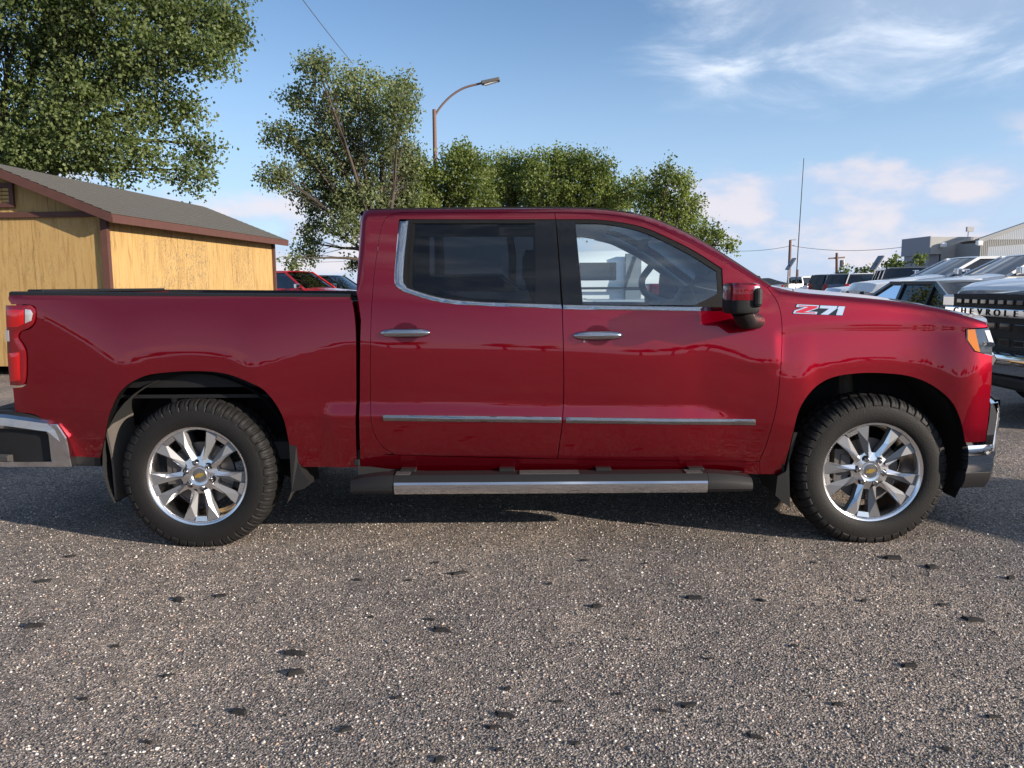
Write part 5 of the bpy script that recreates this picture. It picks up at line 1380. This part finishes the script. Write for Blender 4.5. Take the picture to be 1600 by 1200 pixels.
# ================================================================== BUILDING, LAMP, POLES, WIRES
M_bld = mat('grey_panel_cladding', (.36, .36, .355), rough=.6, noise=.06, nscale=.5)
M_bld_d = mat('shaded_cladding', (.24, .25, .29), rough=.55)  # darker cladding: shade of the left face and entrance recess as colour
M_metal_w = mat('ribbed_metal_wall', (.25, .265, .27), rough=.5)
M_steel = mat('galvanised_steel', (.30, .30, .31), rough=.5, metal=.5)
M_pole = mat('weathered_pole', (.16, .10, .085), rough=.8)
DB = 58.0
def bpx(px, py, Y=DB): return at(px, py, Y)
bl = empty('dealership_building', (bpx(1480, 442).x, DB, 0)); tag(bl, 'grey flat roofed dealership building with shaded fascia and metal hall', 'building')
def bbox(name, px0, px1, py0, py1, Y0, Y1, m, par=bl):
    a, c = bpx(px0, py0, Y0), bpx(px1, py1, Y0); z0 = max(0, min(a.z, c.z)) if py1 < 442 else 0.0
    b = MB(); b.box(((a.x + c.x) / 2 - bl.location.x, (Y0 + Y1) / 2 - DB, (max(a.z, c.z) + z0) / 2), (abs(c.x - a.x), Y1 - Y0, max(a.z, c.z) - z0)); return b.build(name, m, par)
# canopy block: face turned to the left has its shade put into a darker colour
xb_, xc_ = bpx(1453, 400).x, bpx(1530, 400).x; xa = xb_ - .06
zt_ = bpx(1453, 370).z; zl_ = bpx(1453, 397).z
b = MB(); off = bl.location.x
def P3(x, y, z): return (x - off, y - DB, z)
b.box(((xa + xb_) / 2 - off - .02, 2.05, (zl_ + zt_) / 2), (.06, 4.2, zt_ - zl_ + .1)); b.build('fascia', M_bld_d, bl)
b = MB(); xm = bpx(1470, 400).x
b.add([P3(xb_, DB - .02, zl_), P3(xm, DB - .02, zl_), P3(xm, DB - .02, zt_), P3(xb_, DB - .02, zt_), P3(xb_, DB + 4.1, zl_), P3(xm, DB + 4.1, zl_), P3(xm, DB + 4.1, zt_), P3(xb_, DB + 4.1, zt_)], [(0, 1, 2, 3), (4, 7, 6, 5), (0, 4, 5, 1), (3, 2, 6, 7), (1, 5, 6, 2)]); b.build('canopy_end', M_bld, bl)
b = MB(); b.box((xm - off - .3, 2.1, zl_ / 2), (.9, 3.6, zl_)); b.build('entrance_wall', M_bld_d, bl)
b = MB(); x1 = bpx(1545, 400).x; b.box(((xm + x1) / 2 - off + .05, 2.4, zt_ / 2), (x1 - xm, 4.2, zt_)); b.build('wall', M_bld, bl)
# metal hall with sloping eave
Yh = DB - 3
x0h, x1h = bpx(1531, 400, Yh).x, bpx(1700, 400, Yh).x; zh0, zh1 = bpx(1531, 379, Yh).z, bpx(1700, 316, Yh).z
b = MB()
nr = 60
for k in range(nr):
    t0, t1 = k / nr, (k + .5) / nr
    for ta, tb, oy in ((t0, t1, 0), (t1, (k + 1) / nr, .06)):
        xa2, xb2 = x0h + (x1h - x0h) * ta, x0h + (x1h - x0h) * tb; za, zb2 = zh0 + (zh1 - zh0) * ta, zh0 + (zh1 - zh0) * tb
        b.add([P3(xa2, Yh + oy, 0), P3(xb2, Yh + oy, 0), P3(xb2, Yh + oy, zb2), P3(xa2, Yh + oy, za)], [(0, 1, 2, 3)])
b.build('hall_wall', M_metal_w, bl)
b = MB(); b.add([P3(x0h, Yh, 0), P3(x0h, Yh + 3, 0), P3(x0h, Yh + 3, zh0), P3(x0h, Yh, zh0)], [(0, 1, 2, 3)]); b.build('hall_side', M_metal_w, bl)
b = MB(); b.bar(P3(x0h - .3, Yh - .1, zh0 + .1), P3(x1h, Yh - .1, zh1 + .1), .5, .28); b.add([P3(x0h - .3, Yh, zh0 + .2), P3(x1h, Yh, zh0 + .2), P3(x1h, Yh + 14, zh0 + .2), P3(x0h + 3, Yh + 14, zh0 + .2)], [(0, 1, 2, 3)]); b.build('hall_roof', M_metal_w, bl)
for px, py in ((1474, 383), (1530, 380)):
    p = bpx(px, py, DB - 3.4 if px > 1500 else DB - .2); b = MB(); b.box(P3(*p), (.42, .30, .36)); b.build('wall_light', M_white_l, bl, bevel=.08)
p = bpx(1513, 365, DB + 1); b = MB(); b.tube([P3(p.x, p.y, zt_ - .1), P3(p.x, p.y, zt_ + .5)], .05, 6); b.box(P3(p.x + .1, p.y, zt_ + .6), (.5, .2, .35)); b.build('roof_antenna', M_steel, bl)

# street lamp
YL = 36.0
lp = at(681, 300, YL); top = at(678.5, 171, YL); head = at(752, 130, YL); hend = at(781, 124, YL)
lamp = empty('street_lamp', (lp.x, YL, 0)); tag(lamp, 'tall street lamp with curved arm rising behind the trees', 'street lamp')
loc3 = lambda p: (p.x - lp.x, p.y - YL, p.z)
b = MB(); b.tube([(0, 0, 0), loc3(top)], [.13, .085], 10); b.build('pole', M_pole, lamp, smooth=50)
b = MB(); b.tube([loc3(p) for p in [at(*q, YL) for q in catmull([(679, 181), (690, 165), (706, 149), (726, 137), (752, 130)], 5)]], .05, 8); b.build('arm', M_pole, lamp, smooth=50)
b = MB(); b.bar(loc3(head), loc3(hend), .34, .16); b.build('lamp_head', mat('lamp_housing', (.10, .10, .10), .6), lamp, bevel=.04)
b = MB(); b.bar(tuple(Vector(loc3(head)) + Vector((.15, 0, -.09))), tuple(Vector(loc3(hend)) + Vector((-.1, 0, -.09))), .24, .03); b.build('lamp_lens', M_white_l, lamp)

# overhead wire into the tree
def wire(label, pts, r, sag=0.0):
    p0, p1 = Vector(pts[0]), Vector(pts[1]); b = MB(); b.tube([p0.lerp(p1, t) - Vector((0, 0, sag * 4 * t * (1 - t))) for t in np.linspace(0, 1, 14)], r, 5)
    o = b.build('overhead_wire', mat('wire_grey', (.10, .10, .10), .6)); tag(o, label, 'wire')
wire('thin dark wire descending into the loose tree beside the shed', (at(440, -45, 20), at(552, 100, 33)), .012, .05)
# far utility line to the right
def power_pole(px, pyt, Y, label, arm=True):
    p = at(px, pyt, Y); r = empty('utility_pole', (p.x, Y, 0)); tag(r, label, 'utility pole')
    b = MB(); b.tube([(0, 0, 0), (-.2 if arm else 0, 0, p.z)], [.17, .12], 8); b.build('post', M_pole, r, smooth=50)
    if arm:
        b = MB(); b.bar((-.9, 0, p.z - .5), (.6, .2, p.z - .4), .12, .14); b.build('crossarm', M_pole, r)
        b = MB(); b.lathe_y([(.01, -.25), (.24, -.25), (.24, .35), (.01, .35)], 10); b.v = [(x + .35, z, y + p.z - 1.0) for x, y, z in b.v]; b.build('transformer', M_steel, r, smooth=40)
    return r, p
pA, tA = power_pole(1311, 395, 70, 'leaning utility pole with transformer above the far row of vehicles')
pB, tB = power_pole(1235, 375, 70, 'slim steel light pole behind the antenna of the crimson truck', arm=False)
pC, tC = power_pole(1246, 421, 75, 'short thin post beside the slim light pole', arm=False)
b = MB(); b.bar((0, 0, tB.z), (.5, 0, tB.z + .02), .10, .08); b.build('lamp_arm', M_steel, pB)
wire('faint power line crossing the low sky behind the antenna', (at(1130, 391, 90), at(1242, 383, 82)), .022, .3)
wire('faint power line running from the light pole toward the grey building', (at(1238, 384, 82), at(1412, 386, 70)), .022, .4)
wire('faint low power line seen between the shed and the crimson cab', (at(430, 409, 90), at(600, 404, 90)), .022, .2)
for px, py, Y, lab in ((1236, 413, 42, 'solar panel light on a pole beside the antenna'), (1371, 411, 36, 'solar panel light on a pole above the silver pickup')):
    p = at(px, py, Y); r = empty('solar_light', (p.x, Y, 0)); tag(r, lab, 'light')
    b = MB(); b.tube([(-.12, 0, 0), (-.12, 0, p.z)], .05, 6); b.build('post', M_steel, r)
    b = MB(); b.bar((-.2, 0, p.z - .28), (.16, 0, p.z + .32), .55, .06); b.build('solar_panel', mat('solar_cell', (.10, .11, .13), .25), r)
# low hills of haze are absent: a far line of trees closes the horizon (built below)

# ================================================================== TREES
def leaf_mat(name, c0, c1):
    m = bpy.data.materials.new(name); m.use_nodes = True; t = m.node_tree; L = t.links; b = t.nodes['Principled BSDF']; o = t.nodes['Material Output']
    at_ = N(t, 'ShaderNodeAttribute', attribute_name='tone')
    mx = N(t, 'ShaderNodeMix', data_type='RGBA'); L.new(at_.outputs['Fac'], mx.inputs[0]); mx.inputs[6].default_value = (*c0, 1); mx.inputs[7].default_value = (*c1, 1)
    L.new(mx.outputs[2], b.inputs['Base Color']); b.inputs['Roughness'].default_value = .55; b.inputs['Specular IOR Level'].default_value = .35
    tr = N(t, 'ShaderNodeBsdfTranslucent'); hs = N(t, 'ShaderNodeMix', data_type='RGBA', blend_type='MULTIPLY'); hs.inputs[0].default_value = 1; L.new(mx.outputs[2], hs.inputs[6]); hs.inputs[7].default_value = (1.3, 1.5, .7, 1); L.new(hs.outputs[2], tr.inputs[0])
    ms = N(t, 'ShaderNodeMixShader'); ms.inputs[0].default_value = .38; L.new(b.outputs[0], ms.inputs[1]); L.new(tr.outputs[0], ms.inputs[2]); L.new(ms.outputs[0], o.inputs[0])
    return m
M_bark = mat('tree_bark', (.070, .055, .043), rough=.9, noise=.4, nscale=5, bump=.5, bscale=20)
M_leaf_a = leaf_mat('cottonwood_leaves', (.055, .080, .026), (.190, .235, .085))
M_leaf_b = leaf_mat('elm_leaves', (.092, .118, .050), (.265, .300, .150))
M_leaf_c = leaf_mat('row_tree_leaves', (.078, .108, .028), (.245, .290, .085))
def leaf_mesh(name, cent, size, m, tone_bias=0.0):
    n = len(cent); cent = np.asarray(cent)
    a = rng.normal(size=(n, 3)); a[:, 2] -= .55; a /= np.linalg.norm(a, axis=1)[:, None]
    c = rng.normal(size=(n, 3)); c = np.cross(a, c); c /= np.linalg.norm(c, axis=1)[:, None]
    s = size * rng.uniform(.6, 1.25, n)[:, None]; nn = np.cross(a, c)
    v = np.empty((n, 4, 3)); v[:, 0] = cent; v[:, 1] = cent + a * s * .5 + c * s * .36 + nn * s * .10; v[:, 2] = cent + a * s; v[:, 3] = cent + a * s * .5 - c * s * .36 + nn * s * .10
    me = bpy.data.meshes.new(name); me.vertices.add(n * 4); me.vertices.foreach_set('co', v.ravel()); me.loops.add(n * 4); me.loops.foreach_set('vertex_index', np.arange(n * 4, dtype=np.int32))
    me.polygons.add(n); me.polygons.foreach_set('loop_start', np.arange(0, n * 4, 4, dtype=np.int32)); me.polygons.foreach_set('loop_total', np.full(n, 4, np.int32)); me.update(calc_edges=True)
    at_ = me.attributes.new('tone', 'FLOAT', 'POINT'); tn = np.clip(rng.normal(.45, .22, n) + tone_bias, 0, 1); at_.data.foreach_set('value', np.repeat(tn, 4).astype(np.float32))
    me.materials.append(m); return me
def make_tree(name, label, base_px, Y, clumps, leafm, leaf=.13, dens=1.0, trunk_r=.28, lean=0.0, spray=.34, group=None, fork=.35, depth=.9, per=15):
    bx = at(base_px, 500, Y).x; root = empty(name, (bx, Y, 0)); tag(root, label, 'tree', group)
    C = []; TN = []
    for (px, py, rx, ry) in clumps:
        p = at(px, py, Y); sc_ = Y / F; yy = random.uniform(-1, 1) * depth * 1.6
        C.append((Vector((p.x - bx, yy, p.z)), rx * sc_, ry * sc_))
    zlo = min(c[0].z - c[2] for c in C); ztop = max(c[0].z for c in C); mean = sum((c[0] for c in C), Vector()) / len(C)
    trunk = MB(); zf = max(1.5, zlo + fork * (mean.z - zlo))
    tp = [Vector((lean * t * zf, 0, zf * t)) + Vector((random.uniform(-.08, .08), random.uniform(-.08, .08), 0)) * (t > 0) for t in np.linspace(0, 1, 6)]
    trunk.tube(tp, [trunk_r * (1.25 - .45 * t) for t in np.linspace(0, 1, 6)], 10)
    L = []
    for (c, rx, rz) in C:
        tb = random.gauss(0, .12); d_ = c - tp[-1]; st = tp[-1] if random.random() < .6 else tp[-2]
        mid = st.lerp(c, .5) + Vector((random.uniform(-.2, .2), random.uniform(-.2, .2), .12 * d_.length * random.uniform(.2, 1)))
        path = [Vector(q) for q in catmull([tuple(st), tuple(st.lerp(mid, .5) + Vector((0, 0, .1))), tuple(mid), tuple(c + Vector((0, 0, rz * .35)))], 4)]
        r0 = trunk_r * random.uniform(.34, .52); trunk.tube(path, [max(.018, r0 * (1 - i / len(path)) ** .8) for i in range(len(path))], 6, cap=False)
        ry = (rx + rz) / 2 * depth
        ns = int(dens * (rx * rz * math.pi) / (spray ** 2) * 2.3) + 3
        for _ in range(ns):
            u = Vector(rng.normal(size=3)).normalized(); rr = random.uniform(.15, 1.0) ** .45 * (1.0 + random.gauss(0, .13))
            sc_ = Vector((c.x + u.x * rx * rr, c.y + u.y * ry * rr, c.z + u.z * rz * rr))
            if random.random() < .12:
                a = path[-1 - int(random.random() * 6)]; trunk.tube([a, a.lerp(sc_, .55) + Vector((0, 0, .06)), sc_], [.016, .010, .005], 4, cap=False)
            k = max(4, int(random.gauss(per, 4))); axis = (u + Vector((0, 0, random.uniform(-.7, .5)))).normalized()
            off_ = rng.normal(size=(k, 3)) * spray * .33 + np.outer(rng.uniform(-.6, .9, k), np.array(axis)) * spray
            L.append(np.array(sc_)[None, :] + off_); TN.append(np.full(k, tb + random.gauss(0, .07)))
    trunk.build('trunk', M_bark, root, smooth=70)
    pts = np.concatenate(L); me = leaf_mesh('crown', pts, leaf, leafm, np.concatenate(TN)); o = add_obj('crown', me, root)
    return root, len(pts)
tot = 0
big = [(60, 30, 105, 70), (190, 20, 100, 60), (300, 45, 72, 52), (345, 100, 40, 30), (352, 40, 26, 30), (150, 105, 90, 55), (262, 112, 55, 36), (45, 165, 60, 50), (180, 190, 75, 50), (268, 175, 50, 40), (110, 245, 75, 38), (215, 255, 75, 36), (300, 275, 32, 22), (295, 225, 30, 24),
       (-60, 100, 80, 110), (-50, 240, 70, 60), (100, -70, 150, 70), (270, -50, 95, 55), (30, 250, 55, 35)]
r_, n_ = make_tree('cottonwood_tree', 'huge dense green cottonwood tree towering behind the yellow shed', 12, 25, big, M_leaf_a, leaf=.125, dens=3.2, trunk_r=.42, lean=.05, spray=.36, fork=.2); tot += n_
mid = [(505, 118, 28, 24), (470, 155, 30, 18), (560, 140, 48, 30), (622, 132, 24, 26), (545, 185, 66, 36), (628, 180, 26, 36), (450, 212, 36, 22), (505, 240, 60, 36), (590, 245, 50, 42), (635, 250, 22, 42), (437, 275, 28, 22), (490, 300, 50, 30), (565, 315, 50, 40), (615, 310, 38, 34), (475, 345, 20, 18), (482, 388, 17, 26), (470, 410, 10, 14), (545, 355, 26, 20), (548, 412, 12, 10)]
r_, n_ = make_tree('elm_tree', 'loose feathery green tree between the shed and the crimson cab', 600, 31, mid, M_leaf_b, leaf=.12, dens=3.1, trunk_r=.24, lean=-.05, spray=.30, fork=.15, per=13); tot += n_
GR = 'trees in the row beyond the truck cab'
for nm, lab, bx, Y, cl in (
    ('elm_tree', 'round green tree at the foot of the street lamp', 690, 34, [(714, 242, 24, 20), (668, 278, 26, 24), (725, 265, 38, 28), (690, 300, 48, 34), (740, 310, 40, 34), (650, 325, 36, 32)]),
    ('elm_tree', 'green tree between the street lamp tree and the broad tree', 800, 41, [(795, 262, 28, 22), (770, 285, 32, 28), (815, 280, 34, 30), (790, 315, 50, 34)]),
    ('elm_tree', 'broad dense green tree above the front of the cab roof', 890, 40, [(850, 255, 36, 24), (890, 255, 34, 24), (925, 268, 32, 26), (860, 295, 50, 34), (925, 305, 50, 34), (965, 310, 30, 26), (990, 300, 18, 22), (880, 330, 70, 30)]),
    ('elm_tree', 'narrower dark green tree that slopes down toward the windscreen pillar', 1040, 37, [(1035, 280, 20, 20), (1062, 290, 16, 16), (1030, 310, 28, 24), (1065, 325, 32, 24), (1085, 350, 30, 18), (1112, 365, 20, 14), (1105, 385, 24, 14), (1140, 385, 11, 9), (1020, 340, 30, 30)])):
    r_, n_ = make_tree(nm, lab, bx, Y, cl, M_leaf_c, leaf=.13, dens=3.2, trunk_r=.2, spray=.33, fork=.2, group=GR); tot += n_
for lab, bx, Y, cl in (('small dark tree in front of the grey building canopy', 1400, 50, [(1400, 410, 14, 8), (1420, 408, 9, 7), (1388, 415, 9, 7)]), ('little dark bush low under the far utility pole', 1330, 55, [(1325, 425, 9, 6), (1340, 424, 7, 5), (1352, 423, 6, 5)])):
    r_, n_ = make_tree('small_tree', lab, bx, Y, cl, M_leaf_a, leaf=.22, dens=1.0, trunk_r=.1, spray=.3); tot += n_
print('LEAVES', tot)
rowt = [o for o in COL.objects if o.name.startswith('elm_tree') and o.parent is None]  # sources for an unseen tree line, added behind the camera for the paint to reflect
for i, x in enumerate(np.linspace(-60, 50, 20)):
    src = rowt[1 + i % 4]; c = copy_tree(src); c.location = (x + random.uniform(-2, 2), -62 + random.uniform(-4, 4), 0); k = random.uniform(.85, 1.1); c.scale = (k, k, k); c.rotation_euler = (0, 0, random.uniform(0, 6.28))
    tag(c, 'unseen green tree added behind the camera to be reflected in the crimson truck', 'tree', 'unseen trees added for the paint reflections')

# ================================================================== GRAVEL AND ASPHALT CHIPS
def gravel(n, x0, x1, y0, y1, smin, smax):
    x = rng.uniform(x0, x1, n); y = y0 + (y1 - y0) * rng.uniform(0, 1, n) ** 1.6
    keep = np.abs(x) < y * .80 + .4; x, y = x[keep], y[keep]; n = len(x)
    s = smin + (smax - smin) * rng.uniform(0, 1, n) ** 2.2
    base = np.array([[1, 0, 0], [-1, 0, 0], [0, 1, 0], [0, -1, 0], [0, 0, 1], [0, 0, -1]], float)
    v = base[None] * rng.uniform(.65, 1.2, (n, 6, 1)) + rng.normal(0, .22, (n, 6, 3))
    v[:, :, 2] *= rng.uniform(.45, .75, n)[:, None]
    a = rng.uniform(0, 6.28, n); ca, sa = np.cos(a)[:, None], np.sin(a)[:, None]
    X, Y_ = v[:, :, 0] * ca - v[:, :, 1] * sa, v[:, :, 0] * sa + v[:, :, 1] * ca; v[:, :, 0], v[:, :, 1] = X, Y_
    v *= s[:, None, None]; v[:, :, 0] += x[:, None]; v[:, :, 1] += y[:, None]
    gz = np.array([ground_z(a_, b_) for a_, b_ in zip(x, y)]); v[:, :, 2] += (gz + s * .12)[:, None] - .004
    tri = np.array([[0, 2, 4], [2, 1, 4], [1, 3, 4], [3, 0, 4], [2, 0, 5], [1, 2, 5], [3, 1, 5], [0, 3, 5]])
    f = (tri[None] + (np.arange(n) * 6)[:, None, None]).reshape(-1, 3).astype(np.int32)
    me = bpy.data.meshes.new('gravel'); me.vertices.add(n * 6); me.vertices.foreach_set('co', v.ravel()); me.loops.add(f.size); me.loops.foreach_set('vertex_index', f.ravel())
    me.polygons.add(len(f)); me.polygons.foreach_set('loop_start', np.arange(0, f.size, 3, dtype=np.int32)); me.polygons.foreach_set('loop_total', np.full(len(f), 3, np.int32)); me.update(calc_edges=True)
    at_ = me.attributes.new('tone', 'FLOAT', 'POINT'); at_.data.foreach_set('value', np.repeat(rng.uniform(0, 1, n), 6).astype(np.float32))
    return me
def gravel_mat():
    m = bpy.data.materials.new('gravel_stones'); m.use_nodes = True; t = m.node_tree; b = t.nodes['Principled BSDF']
    at_ = N(t, 'ShaderNodeAttribute', attribute_name='tone'); rp = N(t, 'ShaderNodeValToRGB'); t.links.new(at_.outputs['Fac'], rp.inputs[0]); e = rp.color_ramp.elements
    e[0].color = (.07, .067, .065, 1); e[1].color = (.74, .69, .63, 1); e[1].position = 1
    for p, c in ((.34, (.13, .122, .115)), (.56, (.22, .20, .185)), (.74, (.35, .305, .27)), (.80, (.44, .29, .21)), (.86, (.49, .45, .41))): k = e.new(p); k.color = (*c, 1)
    t.links.new(rp.outputs[0], b.inputs['Base Color']); b.inputs['Roughness'].default_value = .8; return m
me = gravel(200000, -5.2, 5.2, 1.75, 7.0, .0026, .0080); me.materials.append(gravel_mat())
tag(add_obj('gravel', me), 'loose grey and tan gravel grains strewn over the lot', 'gravel', kind='stuff')
# asphalt chips
M_chip = mat('asphalt_chip', (.016, .0155, .016), rough=.85, noise=.4, nscale=40, bump=.5, bscale=150)
chips = []
for k in range(6):
    n = 9; b = MB(); rr = [random.uniform(.45, 1.15) for _ in range(n)]; sq = random.uniform(.35, .6)
    topr = [(math.cos(2 * math.pi * i / n) * rr[i] * .82, math.sin(2 * math.pi * i / n) * rr[i] * sq * .82, random.uniform(.16, .26)) for i in range(n)]
    botr = [(math.cos(2 * math.pi * i / n) * rr[i], math.sin(2 * math.pi * i / n) * rr[i] * sq, -.05) for i in range(n)]
    b.grid([botr, topr], close=True); b.add(topr, [tuple(range(n))]); b.add(botr, [tuple(range(n))]); chips.append(b.mesh('asphalt_chip', M_chip))
chip_px = [(788, 1117, 22), (687, 1186, 18), (70, 909, 13), (280, 938, 16), (345, 931, 13), (52, 980, 20), (262, 1055, 11), (132, 1092, 13), (463, 1020, 20), (460, 1050, 22), (375, 1112, 17), (680, 878, 10), (715, 894, 16), (860, 911, 8), (915, 875, 9), (932, 947, 18), (1085, 935, 24), (672, 966, 14), (690, 983, 18),
           (794, 1076, 13), (875, 1096, 12), (968, 1084, 10), (1075, 1101, 18), (1035, 1110, 12), (772, 1136, 13), (780, 1170, 13), (1190, 940, 10), (1455, 886, 14), (1395, 872, 20), (1472, 945, 10), (1520, 968, 16), (1580, 902, 12), (1310, 1100, 14), (1240, 1010, 10), (1420, 1040, 14), (1550, 1120, 16), (1180, 1150, 14), (1350, 940, 9), (560, 905, 10), (580, 962, 8), (180, 1010, 9), (330, 860, 8), (110, 870, 9), (1000, 1000, 9), (1110, 1030, 9), (620, 1090, 10), (540, 1140, 14), (230, 1160, 12), (900, 1160, 10), (1480, 1170, 12), (640, 905, 7), (1010, 880, 8), (1270, 880, 7)]
for i, (px, py, w) in enumerate(chip_px):
    p = on_ground(px, py); dist = (p - Vector((0, 0, CAM_H))).length; s = w * dist / F * random.uniform(.65, 1.0)
    o = add_obj('asphalt_chip', chips[i % 6]); o.location = (p.x, p.y, ground_z(p.x, p.y)); o.scale = (s, s * random.uniform(.8, 1.3), s * random.uniform(.7, 1.2)); o.rotation_euler = (0, 0, random.uniform(-.5, .5))
    tag(o, 'flat black chip of broken asphalt lying on the gravel', 'asphalt chip', 'asphalt chips scattered on the gravel')
